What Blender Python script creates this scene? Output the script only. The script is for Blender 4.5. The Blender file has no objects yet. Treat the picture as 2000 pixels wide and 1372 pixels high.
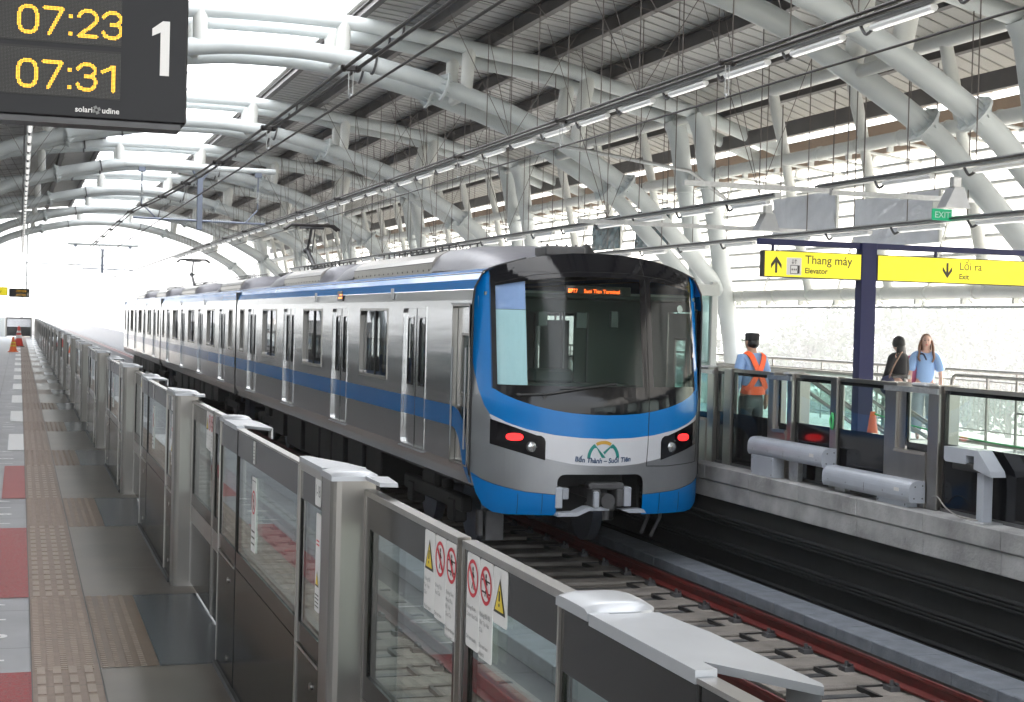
import bpy, math, random
from mathutils import Vector, Matrix
random.seed(7)
sc = bpy.context.scene
col = sc.collection
R = math.radians
# ------------------------------------------------------------------ camera, sky, sun, exposure
def make_camera():
    yaw, pitch, roll, h = .3109, -.0183, .026, 1.65
    f = Vector((math.sin(yaw)*math.cos(pitch), math.cos(yaw)*math.cos(pitch), math.sin(pitch)))
    r = Vector((math.cos(yaw), -math.sin(yaw), 0)); u = r.cross(f)
    r2 = r*math.cos(roll) + u*math.sin(roll); u2 = -r*math.sin(roll) + u*math.cos(roll)
    cam = bpy.data.cameras.new('camera'); o = bpy.data.objects.new('camera', cam); col.objects.link(o)
    M = Matrix(((r2.x, u2.x, -f.x, 0), (r2.y, u2.y, -f.y, 0), (r2.z, u2.z, -f.z, h), (0, 0, 0, 1)))
    o.matrix_world = M
    cam.lens = 3000/2000*36; cam.sensor_width = 36; cam.sensor_fit = 'HORIZONTAL'
    cam.clip_start = .05; cam.clip_end = 3000
    sc.camera = o
make_camera()
SUN_EL, SUN_AZ = 30, 78          # azimuth clockwise from +Y
w = bpy.data.worlds.new("World"); sc.world = w; w.use_nodes = True
nt = w.node_tree; nt.nodes.clear()
out = nt.nodes.new('ShaderNodeOutputWorld'); bg = nt.nodes.new('ShaderNodeBackground')
sky = nt.nodes.new('ShaderNodeTexSky'); sky.sky_type = 'NISHITA'; sky.sun_disc = False
sky.sun_elevation = R(SUN_EL); sky.sun_rotation = R(SUN_AZ)
sky.dust_density = 4.0; sky.air_density = 1.0; sky.ozone_density = 1.0
hz = nt.nodes.new('ShaderNodeMixRGB'); hz.blend_type = 'MIX'; hz.inputs[0].default_value = .55
hz.inputs[2].default_value = (9.5, 9.7, 9.9, 1)      # bright milky haze in the air
nt.links.new(sky.outputs[0], hz.inputs[1]); nt.links.new(hz.outputs[0], bg.inputs[0])
bg.inputs[1].default_value = .15
nt.links.new(bg.outputs[0], out.inputs[0])
ld = bpy.data.lights.new('sun', 'SUN'); ld.energy = 5; ld.angle = R(.53); ld.color = (1, .95, .87)
lo = bpy.data.objects.new('sun', ld); col.objects.link(lo)
sd = Vector((math.sin(R(SUN_AZ))*math.cos(R(SUN_EL)), math.cos(R(SUN_AZ))*math.cos(R(SUN_EL)), math.sin(R(SUN_EL))))
lo.rotation_euler = (-sd).to_track_quat('-Z', 'Y').to_euler(); lo.location = sd*60
sc.view_settings.view_transform = 'Standard'; sc.view_settings.look = 'None'
sc.view_settings.gamma = 1; sc.view_settings.use_curve_mapping = False
sc.view_settings.exposure = 1.98
sc.render.engine = 'CYCLES'
sc.cycles.max_bounces = 10; sc.cycles.diffuse_bounces = 4; sc.cycles.glossy_bounces = 4
sc.cycles.transparent_max_bounces = 24; sc.cycles.transmission_bounces = 6; sc.cycles.volume_bounces = 0
sc.cycles.sample_clamp_indirect = 8; sc.cycles.caustics_reflective = False; sc.cycles.caustics_refractive = False
sc.cycles.use_denoising = True

# ------------------------------------------------------------------ materials
MATS = {}
def pm(name, color, rough=.5, metal=0, noise=0, nscale=8, bump=0, bscale=40, emis=None, es=0, coat=0, spec=.5, stretch=None, aniso=0, rvar=0):
    m = bpy.data.materials.new(name); m.use_nodes = True
    n = m.node_tree; b = n.nodes['Principled BSDF']
    b.inputs['Base Color'].default_value = (*color, 1); b.inputs['Roughness'].default_value = rough
    b.inputs['Metallic'].default_value = metal; b.inputs['Coat Weight'].default_value = coat
    b.inputs['Specular IOR Level'].default_value = spec
    b.inputs['Anisotropic'].default_value = aniso
    tc = n.nodes.new('ShaderNodeTexCoord'); mp = n.nodes.new('ShaderNodeMapping')
    n.links.new(tc.outputs['Object'], mp.inputs[0])
    if stretch: mp.inputs['Scale'].default_value = stretch
    if noise or rvar:
        t = n.nodes.new('ShaderNodeTexNoise'); t.inputs['Scale'].default_value = nscale; t.inputs['Detail'].default_value = 5
        n.links.new(mp.outputs[0], t.inputs['Vector'])
        if noise:
            cr = n.nodes.new('ShaderNodeValToRGB')
            cr.color_ramp.elements[0].position = .3; cr.color_ramp.elements[1].position = .7
            cr.color_ramp.elements[0].color = (*[c*(1-noise) for c in color], 1)
            cr.color_ramp.elements[1].color = (*[min(1, c*(1+noise)) for c in color], 1)
            n.links.new(t.outputs[0], cr.inputs[0]); n.links.new(cr.outputs[0], b.inputs['Base Color'])
        if rvar:
            mr = n.nodes.new('ShaderNodeMapRange'); mr.inputs['From Min'].default_value = .3; mr.inputs['From Max'].default_value = .7
            mr.inputs['To Min'].default_value = max(0.02, rough-rvar); mr.inputs['To Max'].default_value = rough+rvar
            n.links.new(t.outputs[0], mr.inputs[0]); n.links.new(mr.outputs[0], b.inputs['Roughness'])
    if bump:
        t2 = n.nodes.new('ShaderNodeTexNoise'); t2.inputs['Scale'].default_value = bscale; t2.inputs['Detail'].default_value = 4
        n.links.new(mp.outputs[0], t2.inputs['Vector'])
        bp = n.nodes.new('ShaderNodeBump'); bp.inputs['Strength'].default_value = bump; bp.inputs['Distance'].default_value = .02
        n.links.new(t2.outputs[0], bp.inputs['Height']); n.links.new(bp.outputs[0], b.inputs['Normal'])
    if emis:
        b.inputs['Emission Color'].default_value = (*emis, 1); b.inputs['Emission Strength'].default_value = es
    MATS[name] = m
    return m
def glass(name, tint, refl=1.5, rough=.01, extra=0, graz=.9):
    m = bpy.data.materials.new(name); m.use_nodes = True; n = m.node_tree; n.nodes.clear()
    o = n.nodes.new('ShaderNodeOutputMaterial'); mx = n.nodes.new('ShaderNodeMixShader')
    tr = n.nodes.new('ShaderNodeBsdfTransparent'); tr.inputs[0].default_value = (*tint, 1)
    gl = n.nodes.new('ShaderNodeBsdfGlossy'); gl.inputs['Roughness'].default_value = rough; gl.inputs[0].default_value = (.95, .97, 1, 1)
    lw = n.nodes.new('ShaderNodeLayerWeight'); pw = n.nodes.new('ShaderNodeMath'); pw.operation = 'POWER'; pw.inputs[1].default_value = 5
    fr = n.nodes.new('ShaderNodeMath'); fr.operation = 'MULTIPLY_ADD'; fr.inputs[1].default_value = graz; fr.inputs[2].default_value = (refl-1)**2*.16
    n.links.new(lw.outputs['Facing'], pw.inputs[0]); n.links.new(pw.outputs[0], fr.inputs[0])
    ad = n.nodes.new('ShaderNodeMath'); ad.operation = 'ADD'; ad.use_clamp = True; ad.inputs[1].default_value = extra
    n.links.new(fr.outputs[0], ad.inputs[0]); n.links.new(ad.outputs[0], mx.inputs[0])
    n.links.new(tr.outputs[0], mx.inputs[1]); n.links.new(gl.outputs[0], mx.inputs[2]); n.links.new(mx.outputs[0], o.inputs[0])
    MATS[name] = m; return m
def transl(name, color, tcol, mix=.6):
    m = bpy.data.materials.new(name); m.use_nodes = True; n = m.node_tree; n.nodes.clear()
    o = n.nodes.new('ShaderNodeOutputMaterial'); mx = n.nodes.new('ShaderNodeMixShader')
    d = n.nodes.new('ShaderNodeBsdfDiffuse'); d.inputs[0].default_value = (*color, 1)
    t = n.nodes.new('ShaderNodeBsdfTranslucent'); t.inputs[0].default_value = (*tcol, 1); mx.inputs[0].default_value = mix
    n.links.new(d.outputs[0], mx.inputs[1]); n.links.new(t.outputs[0], mx.inputs[2]); n.links.new(mx.outputs[0], o.inputs[0])
    MATS[name] = m; return m
rib = pm('rib_paint', (.60, .64, .645), .36, noise=.06, nscale=2.5)
ribw = pm('strut_paint', (.66, .675, .65), .42, noise=.05, nscale=3)
steel = pm('brushed_steel', (.36, .345, .325), .30, 1, noise=.05, nscale=14, stretch=(1, 1, .04))
steeld = pm('side_steel', (.68, .685, .69), .2, 1, noise=.05, nscale=1.6, rvar=.04, stretch=(1, .25, 5), bump=.14, bscale=1.1)
alu = pm('white_cap', (.40, .415, .44), .34, .35, noise=.06, nscale=9)
galv = pm('galvanised', (.50, .51, .52), .38, .8, noise=.12, nscale=20)
blackg = pm('black_gloss', (.006, .006, .008), .08, spec=.35)
darkpan = pm('dark_panel', (.007, .006, .005), .18, spec=.22)
blackm = pm('black_matte', (.015, .015, .016), .55)
dark = pm('underframe_grey', (.016, .016, .017), .6, noise=.4, nscale=6)
darkl = pm('equipment_grey', (.075, .075, .08), .5, noise=.25, nscale=7)
blue = pm('train_blue', (.0, .185, .56), .22, coat=.1, spec=.35)
white = pm('train_white', (.66, .67, .72), .24, coat=.25, noise=.035, nscale=3)
silver = pm('train_silver', (.30, .31, .33), .32, .5, noise=.08, nscale=2.5)
navy = pm('sign_navy', (.007, .010, .065), .4, spec=.3)
yellow = pm('sign_yellow', (.9, .78, .02), .4, emis=(1, .85, .02), es=.12)
blk = pm('ink_black', (.02, .018, .012), .5)
paper = pm('sticker_white', (.72, .71, .70), .5)
redp = pm('print_red', (.62, .03, .05), .5)
yelp = pm('print_yellow', (.75, .55, .03), .5)
greyp = pm('print_grey', (.2, .2, .2), .6)
conc = pm('concrete', (.34, .34, .345), .8, noise=.36, nscale=2.6, bump=.5, bscale=25)
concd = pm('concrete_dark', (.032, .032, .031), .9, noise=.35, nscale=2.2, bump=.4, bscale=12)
sleep = pm('sleeper_concrete', (.23, .21, .192), .85, noise=.32, nscale=2.3, bump=.4, bscale=60)
slabc = pm('cable_cover_concrete', (.18, .20, .235), .8, noise=.18, nscale=6, bump=.4, bscale=40)
redrail = pm('rail_red', (.12, .010, .008), .5, noise=.25, nscale=8)
railtop = pm('rail_head', (.03, .022, .02), .35, .6, noise=.3, nscale=10)
orange = pm('orange_duct', (.55, .10, .02), .4, noise=.15, nscale=6)
deckm = pm('roof_deck', (.56, .555, .54), .5, noise=.09, nscale=1.1)
seam = pm('deck_seam', (.13, .12, .115), .6)
rseam = pm('roof_seam', (.40, .395, .38), .55)
posts = pm('post_steel', (.23, .22, .205), .33, 1, noise=.06, nscale=14, stretch=(1, 1, .04))
purl = pm('purlin_brown', (.085, .077, .076), .5, noise=.15, nscale=3)
fasc = pm('fascia_tan', (.42, .31, .235), .6, noise=.05)
wire = pm('wire_dark', (.03, .025, .025), .45)
wireb = pm('rod_brown', (.13, .11, .10), .5)
lampw = pm('lamp_body', (.85, .86, .86), .35)
lampe = pm('lamp_diffuser', (.9, .9, .88), .4, emis=(1, .98, .94), es=.22)
amber = pm('led_amber', (.9, .5, .02), .4, emis=(1, .50, .03), es=.62)
ledoff = pm('led_unlit', (.22, .21, .20), .5)
ledr = pm('led_red', (.9, .1, .02), .4, emis=(1, .13, .02), es=2.2)
tail = pm('tail_lamp', (.7, .02, .02), .3, emis=(1, .02, .02), es=.9)
lens = pm('lamp_lens', (.5, .52, .55), .08, .6)
ceram = pm('insulator', (.45, .48, .50), .2, .0, coat=.5)
steelb = pm('bluish_steel', (.22, .25, .32), .4, .7)
tact = pm('tactile_tile', (.27, .205, .17), .6, noise=.10, nscale=14)
tactd = pm('tactile_side', (.36, .29, .245), .6, noise=.1, nscale=9)
tilec = pm('platform_tile', (.36, .362, .378), .45, noise=.16, nscale=1.7)
tiled = pm('platform_tile_grey', (.155, .125, .10), .3, noise=.2, nscale=1.6)
brownt = pm('door_tile_brown', (.16, .10, .066), .38, noise=.12, nscale=6)
bluet = pm('edge_strip_blue', (.045, .058, .075), .25, noise=.1)
redfl = pm('floor_red', (.36, .022, .028), .36, noise=.28, nscale=60, bump=.8, bscale=220, rvar=.1)
whitefl = pm('floor_white', (.78, .78, .78), .5)
treem = pm('leaf', (.05, .085, .035), .7, noise=.4, nscale=2)
trunkm = pm('bark', (.12, .09, .06), .9)
groundm = pm('ground_earth', (.30, .29, .24), .9, noise=.3, nscale=.06)
bldm = pm('building_pale', (.7, .7, .68), .7, noise=.05)
liner = pm('car_lining', (.62, .64, .62), .5)
seatm = pm('seat_blue', (.05, .12, .30), .6)
cabm = pm('cab_grey', (.13, .17, .155), .5)
cabl = pm('cab_light', (.30, .39, .36), .5)
shade = pm('painted_reflection_blue', (.40, .52, .95), .35, coat=.3)  # blue tones painted as a sky reflection in the windscreen
skyreflc = pm('painted_reflection_pale', (.62, .86, .98), .35, coat=.3)
enc = pm('enclosure_grey', (.46, .49, .55), .36, .15, noise=.05, nscale=6)
green = pm('exit_green', (.0, .16, .075), .4, emis=(0, .30, .13), es=.3)
conem = pm('cone_red', (.72, .05, .03), .4)
coneo = pm('cone_orange', (.85, .16, .03), .4)
rope = pm('tape_green', (.08, .55, .18), .5)
film = pm('plastic_film', (.72, .74, .80), .16, coat=.5, bump=1.0, bscale=4, noise=.08, nscale=2)
filmd = pm('poster_film', (.06, .12, .14), .12, coat=.7, bump=1.0, bscale=5, noise=.8, nscale=2.5)
skin = pm('skin', (.50, .29, .20), .5); skinl = pm('skin_light', (.66, .42, .33), .5)
shirt = pm('shirt_blue', (.25, .40, .68), .7, bump=.4, bscale=9)
shirtl = pm('tshirt_blue', (.30, .47, .76), .75, bump=.4, bscale=9)
blkcl = pm('cloth_black', (.012, .012, .014), .8)
trous = pm('trousers_grey', (.055, .065, .07), .8, noise=.1)
jeans = pm('jeans_pale', (.36, .41, .46), .8, noise=.1)
vestm = pm('vest_orange', (.95, .13, .03), .6)
hairb = pm('hair_black', (.008, .008, .008), .35); hairl = pm('hair_brown', (.20, .10, .055), .4, noise=.4, nscale=30, stretch=(1, 1, .1))
pinkm = pm('bag_pink', (.42, .10, .20), .6); navyb = pm('bag_navy', (.02, .025, .07), .6)
rubber = pm('rubber', (.02, .02, .02), .7)
teal = pm('emblem_teal', (.0, .24, .21), .4); gold = pm('emblem_gold', (.60, .34, .04), .4); inkb = pm('emblem_ink', (.01, .05, .14), .4)
gateg = glass('gate_glass', (.80, .87, .845), 1.5)
carg = glass('car_glass', (.58, .61, .61), 1.5)
wind = glass('windscreen_glass', (.34, .41, .38), 1.38, rough=.10, graz=.3)
escg = glass('balustrade_glass', (.86, .94, .93), 1.5)
poly = transl('skylight_polycarbonate', (.85, .87, .9), (.93, .95, .98), .8)
louv = transl('louvre_white', (.80, .81, .81), (.84, .84, .84), .55)
gap = pm('joint_black', (.004, .004, .004), .6)

# ------------------------------------------------------------------ mesh builder
class MB:
    def __init__(s): s.v = []; s.f = []; s.sm = []
    def add(s, vs, fs, smooth=False):
        b = len(s.v); s.seg = getattr(s, 'seg', []); s.seg.append((b, len(s.f)))
        s.v += [tuple(v) for v in vs]; s.f += [tuple(i+b for i in f) for f in fs]; s.sm += [smooth]*len(fs); return s
    def box(s, x0, x1, y0, y1, z0, z1):
        vs = [(x0, y0, z0), (x1, y0, z0), (x1, y1, z0), (x0, y1, z0), (x0, y0, z1), (x1, y0, z1), (x1, y1, z1), (x0, y1, z1)]
        return s.add(vs, [(0, 3, 2, 1), (4, 5, 6, 7), (0, 1, 5, 4), (1, 2, 6, 5), (2, 3, 7, 6), (3, 0, 4, 7)])
    def bbox(s, x0, x1, y0, y1, z0, z1, c=.01):       # chamfered box
        if x0 > x1: x0, x1 = x1, x0
        xs = (x0, x1); ys = (y0, y1); zs = (z0, z1); vs = []; idx = {}
        for i in (0, 1):
            for j in (0, 1):
                for k in (0, 1):
                    sx, sy, sz = (1, -1)[i], (1, -1)[j], (1, -1)[k]
                    for a in range(3):
                        p = [xs[i], ys[j], zs[k]]
                        for q, sg in enumerate((sx, sy, sz)):
                            if q != a: p[q] += sg*c
                        idx[i, j, k, a] = len(vs); vs.append(p)
        F = []
        g = idx
        for a in range(3):
            o = [q for q in range(3) if q != a]
            for side in (0, 1):
                def key(u, v):
                    t = [0, 0, 0]; t[a] = side; t[o[0]] = u; t[o[1]] = v; return tuple(t)
                # face vertices: those displaced in both other axes => index a
                F.append(tuple(g[(*key(u, v), a)] for u, v in ((0, 0), (1, 0), (1, 1), (0, 1))))
        for a in range(3):      # edges parallel to axis a
            o = [q for q in range(3) if q != a]
            for u in (0, 1):
                for v in (0, 1):
                    t0 = [0, 0, 0]; t1 = [0, 0, 0]; t0[o[0]] = t1[o[0]] = u; t0[o[1]] = t1[o[1]] = v; t1[a] = 1
                    F.append((g[(*t0, o[0])], g[(*t1, o[0])], g[(*t1, o[1])], g[(*t0, o[1])]))
        for i in (0, 1):
            for j in (0, 1):
                for k in (0, 1): F.append((g[i, j, k, 0], g[i, j, k, 1], g[i, j, k, 2]))
        return s.add(vs, F)
    def tube(s, pts, r, n=12, cap=True):
        pts = [Vector(p) for p in pts]; rs = r if isinstance(r, (list, tuple)) else [r]*len(pts)
        vs = []; fs = []; prev = None
        for i, p in enumerate(pts):
            if i == 0: d = pts[1]-p
            elif i == len(pts)-1: d = p-pts[i-1]
            else: d = (pts[i+1]-p).normalized()+(p-pts[i-1]).normalized()
            d.normalize()
            if prev is None:
                a = Vector((0, 0, 1)) if abs(d.z) < .9 else Vector((1, 0, 0)); u = d.cross(a).normalized()
            else: u = (prev-d*prev.dot(d)).normalized()
            prev = u; v = d.cross(u)
            for k in range(n):
                t = 2*math.pi*k/n; vs.append(p+(u*math.cos(t)+v*math.sin(t))*rs[i])
        for i in range(len(pts)-1):
            for k in range(n): fs.append((i*n+k, i*n+(k+1) % n, (i+1)*n+(k+1) % n, (i+1)*n+k))
        s.add(vs, fs, True)
        if cap:
            s.add(vs[:n], [tuple(range(n))]); s.add(vs[-n:], [tuple(range(n-1, -1, -1))])
        return s
    def prism(s, poly, axis, a, b):      # poly in the two other axes, extruded along axis from a to b
        def P(q, t): p = list(q); p.insert(axis, t); return p
        n = len(poly); vs = [P(q, a) for q in poly]+[P(q, b) for q in poly]
        fs = [tuple(range(n)), tuple(range(2*n-1, n-1, -1))]+[(i, (i+1) % n, n+(i+1) % n, n+i) for i in range(n)]
        return s.add(vs, fs)
    def quad(s, *p): return s.add(p, [tuple(range(len(p)))])
    def lathe(s, c, prof, n=20):
        vs = []; fs = []
        for (r, z) in prof:
            for k in range(n):
                t = 2*math.pi*k/n; vs.append((c[0]+r*math.cos(t), c[1]+r*math.sin(t), c[2]+z))
        for i in range(len(prof)-1):
            for k in range(n): fs.append((i*n+k, i*n+(k+1) % n, (i+1)*n+(k+1) % n, (i+1)*n+k))
        return s.add(vs, fs, True)
    def ell(s, c, r, nu=14, nv=10, rot=None):
        vs = []; fs = []
        for j in range(nv+1):
            ph = math.pi*j/nv
            for k in range(nu):
                t = 2*math.pi*k/nu; v = Vector((r[0]*math.sin(ph)*math.cos(t), r[1]*math.sin(ph)*math.sin(t), r[2]*math.cos(ph)))
                if rot: v = rot @ v
                vs.append(v+Vector(c))
        for j in range(nv):
            for k in range(nu): fs.append((j*nu+k, j*nu+(k+1) % nu, (j+1)*nu+(k+1) % nu, (j+1)*nu+k))
        return s.add(vs, fs, True)
    def build(s, name, mat, parent=None, loc=None):
        me = bpy.data.meshes.new(name)
        L = Vector(loc) if loc is not None else (parent.location if parent and not parent.get('_abs') else Vector((0, 0, 0)))
        if parent is not None:
            L = Vector((0, 0, 0)); p = parent
            while p: L = L+p.location; p = p.parent
        elif loc is not None: L = Vector(loc)
        me.from_pydata([tuple(Vector(v)-L) for v in s.v], [], s.f)
        me.polygons.foreach_set('use_smooth', s.sm)
        me.materials.append(mat); me.update()
        o = bpy.data.objects.new(name, me); col.objects.link(o)
        if parent is not None: o.parent = parent
        elif loc is not None: o.location = L
        return o
def build_each(mb, name, mat, parent, n=1):
    """every n-th run of added shapes becomes an object of its own"""
    segs = mb.seg[::n]+[(len(mb.v), len(mb.f))]; out = []
    for (v0, f0), (v1, f1) in zip(segs, segs[1:]):
        q = MB(); q.v = mb.v[v0:v1]; q.f = [tuple(i-v0 for i in f) for f in mb.f[f0:f1]]; q.sm = mb.sm[f0:f1]; out.append(q.build(name, mat, parent))
    return out
def recalc(o):
    import bmesh
    bm = bmesh.new(); bm.from_mesh(o.data); bmesh.ops.remove_doubles(bm, verts=bm.verts, dist=1e-5)
    bmesh.ops.recalc_face_normals(bm, faces=bm.faces); bm.to_mesh(o.data); bm.free(); return o
def tag(o, label=None, cat=None, group=None, kind=None):
    if label: o['label'] = label
    if cat: o['category'] = cat
    if group: o['group'] = group
    if kind: o['kind'] = kind
    return o
def thing(name, label, cat, loc=(0, 0, 0), group=None):
    o = bpy.data.objects.new(name, None); col.objects.link(o); o.location = loc; o.empty_display_size = .2
    return tag(o, label, cat, group)
def copy_tree(o, parent=None):
    c = o.copy(); col.objects.link(c); c.parent = parent
    for ch in [q for q in o.children]: copy_tree(ch, c)
    return c
ORD = ['nearest', 'second', 'third', 'fourth', 'fifth', 'sixth', 'seventh', 'eighth', 'ninth', 'tenth', 'eleventh', 'twelfth', 'thirteenth', 'fourteenth', 'fifteenth', 'sixteenth', 'seventeenth', 'eighteenth', 'nineteenth', 'twentieth', 'twenty-first', 'twenty-second', 'twenty-third']
def interp(t, x):
    if x <= t[0][0]: return t[0][1]
    for (a, b), (c, d) in zip(t, t[1:]):
        if x <= c: return b+(d-b)*(x-a)/(c-a)
    return t[-1][1]
def smooth_curve(pts, m=4):            # Catmull-Rom through 2D/3D points
    out = []
    P = [Vector(p) for p in pts]
    for i in range(len(P)-1):
        p0 = P[max(0, i-1)]; p1 = P[i]; p2 = P[i+1]; p3 = P[min(len(P)-1, i+2)]
        for k in range(m):
            t = k/m
            out.append(.5*((2*p1)+(p2-p0)*t+(2*p0-5*p1+4*p2-p3)*t*t+(3*p1-p0-3*p2+p3)*t**3))
    out.append(P[-1]); return out
def text2d(txt, size, align='LEFT', shear=0, offset=0, spacing=1, extr=0):
    cu = bpy.data.curves.new('t', 'FONT'); cu.body = txt; cu.size = size; cu.align_x = align; cu.shear = shear; cu.offset = offset
    cu.space_character = spacing; cu.resolution_u = 4
    o = bpy.data.objects.new('t', cu); col.objects.link(o)
    dg = bpy.context.evaluated_depsgraph_get(); me = bpy.data.meshes.new_from_object(o.evaluated_get(dg))
    v = [(p.co.x, p.co.y) for p in me.vertices]; f = [tuple(p.vertices) for p in me.polygons]
    bpy.data.objects.remove(o); bpy.data.meshes.remove(me); bpy.data.curves.remove(cu)
    return v, f
def text_mb(mb, txt, size, mapf, **k):
    v, f = text2d(txt, size, **k); mb.add([mapf(a, b) for a, b in v], f); return mb
def strip(mb, cols, lo, hi, mp, nz=1, smooth=True, minh=1e-4):
    # surface between curves lo(x), hi(x), mapped by mp(x,z)
    for a, b in zip(cols, cols[1:]):
        la, ha, lb, hb = lo(a), hi(a), lo(b), hi(b)
        if ha-la < minh and hb-lb < minh: continue
        ha = max(ha, la); hb = max(hb, lb)
        vs = []
        for k in range(nz+1): t = k/nz; vs += [mp(a, la+(ha-la)*t), mp(b, lb+(hb-lb)*t)]
        mb.add(vs, [(2*k, 2*k+1, 2*k+3, 2*k+2) for k in range(nz)], smooth)
    return mb

MID = 4.55                    # centre line of the station between the two tracks
YEND = 101.0
# ------------------------------------------------------------------ setting: ground, platforms, track bed
tag(MB().quad((-900, -300, -12), (900, -300, -12), (900, 2200, -12), (-900, 2200, -12)).build('ground', groundm), kind='structure')
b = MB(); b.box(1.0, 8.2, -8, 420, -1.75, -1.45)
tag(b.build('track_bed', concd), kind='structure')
PL = MB(); PL.box(-5.9, 1.12, -6, YEND+2, -.35, -.006); PL.box(-5.9, .98, -6, YEND+2, -1.8, -.35)
platL = tag(PL.build('platform_left', conc), kind='structure')
# paving sheets of the left platform
def sheet(name, m, x0, x1, y0, y1, z, mat=None, kind='structure'):
    pass
PER = 4.87; G0 = 4.57        # a gate bay: fixed part from G0 to G0+2.71, opening up to G0+PER
lf = MB(); y = -6.0
lf.quad((-5.9, -6, -.002), (.085, -6, -.002), (.085, YEND+2, -.002), (-5.9, YEND+2, -.002))
lf.build('paving_grey', tilec, platL)
jn = MB()
for k in range(110):
    y = -3+.985*k
    if y < YEND: jn.quad((-5.9, y, .0005), (.085, y, .0005), (.085, y+.006, .0005), (-5.9, y+.006, .0005))
for x in (-.32, -.9, -1.5, -2.1): jn.quad((x, -6, .0007), (x+.006, -6, .0007), (x+.006, YEND, .0007), (x, YEND, .0007))
jn.build('paving_joints', seam, platL)
ts = MB(); ts.quad((.087, -6, .000), (.385, -6, .000), (.385, YEND+2, .000), (.087, YEND+2, .000))
ts.build('tactile_base', tact, platL)
rid = MB(); blkp = MB(); brn = MB(); blu = MB(); gr2 = MB(); red = MB(); whi = MB()
for n in range(-1, 21):
    y0 = G0+PER*n                      # near end of a fixed part
    oa, ob = y0-2.12, y0-.25           # rows of fine ridges in front of the opening
    # fine ridges
    far = n > 8
    st = .043 if not far else .13
    y = oa
    while y < ob:
        for c in range(5):
            x = .098+c*.0585
            rid.box(x, x+.031, y, y+st*.5, .0, .004)
        for c in range(4):
            x = .40+c*.0585
            if n < 6: rid.box(x, x+.026, y, y+st*.5, .003, .0055)
        y += st
    brn.quad((.392, oa, .002), (.66, oa, .002), (.66, ob, .002), (.392, ob, .002))
    blu.quad((.662, oa, .002), (1.115, oa, .002), (1.115, ob, .002), (.662, ob, .002))
    # coarse blocks beside the fixed part
    y = ob+.02; q = 0
    while y < oa+PER-.05:
        for c in range(4):
            x = .108+c*.07
            blkp.box(x, x+.036, y+.02+(q % 2)*.0, y+.165, .0, .0045)
        y += .192; q += 1
    for k in range(3):
        ya = ob+.012+k*1.0; yb = min(ob+1.0+k*1.0, oa+PER-.012)
        gr2.quad((.392, ya, .002), (1.115, ya, .002), (1.115, yb, .002), (.392, yb, .002))
    if n <= 2:
        red.quad((-.115, ob+.02, .003), (.083, ob+.02, .003), (.083, oa+PER-.02, .003), (-.115, oa+PER-.02, .003))
    else:
        whi.quad((-.10, ob+.02, .003), (.083, ob+.02, .003), (.083, oa+PER-.5, .003), (-.10, oa+PER-.5, .003))
rid.build('tactile_ridges', tactd, platL); blkp.build('tactile_blocks', tactd, platL)
brn.build('door_tiles_brown', brownt, platL); blu.build('door_tiles_blue', bluet, platL)
gr2.build('edge_tiles_grey', tiled, platL); red.build('floor_stripe_red', redfl, platL)
whi.build('floor_stripe_white', whitefl, platL)
jl = MB(); jl.quad((.386, -6, .0026), (.392, -6, .0026), (.392, YEND, .0026), (.386, YEND, .0026)); jl.quad((.083, -6, .0026), (.088, -6, .0026), (.088, YEND, .0026), (.083, YEND, .0026))
for k in range(100):
    y = -3+1.0*k; jl.quad((.087, y, .001), (.385, y, .001), (.385, y+.005, .001), (.087, y+.005, .001))
jl.build('paving_edge_joint', seam, platL)
fm = MB()                               # white door numbers and arrows painted on the floor, in rows along the stripe
for n in range(-1, 8):
    y0 = G0+PER*n-2.12
    for (yy, t, s) in ((y0+.05, '1', .32), (y0+.62, '8', .34), (y0+1.05, '1', .32), (y0+1.5, '4', .3)):
        text_mb(fm, t, s*.8, lambda a, b_, yy=yy: (-.19+b_*.85, yy+.25-a*.9, .0032), offset=.006)
fm.build('floor_numbers', whitefl, platL)

# right platform
PR = MB(); PR.box(7.98, 15.2, 4, YEND+2, -.30, .0)
platR = tag(PR.build('platform_right', conc), kind='structure')
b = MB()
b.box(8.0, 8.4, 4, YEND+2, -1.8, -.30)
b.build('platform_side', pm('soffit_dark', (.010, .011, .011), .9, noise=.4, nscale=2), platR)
b = MB()
y = 4.0; random.seed(3)
while y < 60:
    L = 1.18; b.bbox(7.945+random.random()*.006, 8.02, y+.004, y+L-.004, -.175, -.002, .006); b.bbox(7.962, 8.02, y+.002, y+L-.002, -.385, -.185, .006); y += L
b.build('coping', conc, platR)
b = MB()
for z in (-.62, -.92, -1.2):            # flat cable trays under the platform edge
    b.box(7.955, 7.995, 4, 60, z-.07, z+.05)
    for q in range(3): b.tube([(7.94, 4, z+.04-q*.035), (7.94, 60, z+.03-q*.035)], .013, 6)
tag(b.build('cable_run', pm('cable_black', (.016, .017, .018), .8, spec=.2)), 'dark cables in brackets under the right platform edge', 'cables')
b = MB()
for k in range(60):
    y0 = 4+k*.62; b.bbox(7.33, 7.72, y0, y0+.612, -1.30, -1.115, .008)
tag(b.build('cable_trough_walkway', slabc), 'grey concrete cable trough covers beside the red rail', 'cable trough')
b = MB()
for k in range(60):
    y0 = 4+k*.62; b.bbox(4.30, 4.62, y0, y0+.612, -1.36, -1.2, .008)
tag(b.build('cable_trough', slabc), 'grey trough covers laid between the two tracks', 'cable trough')

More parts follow.
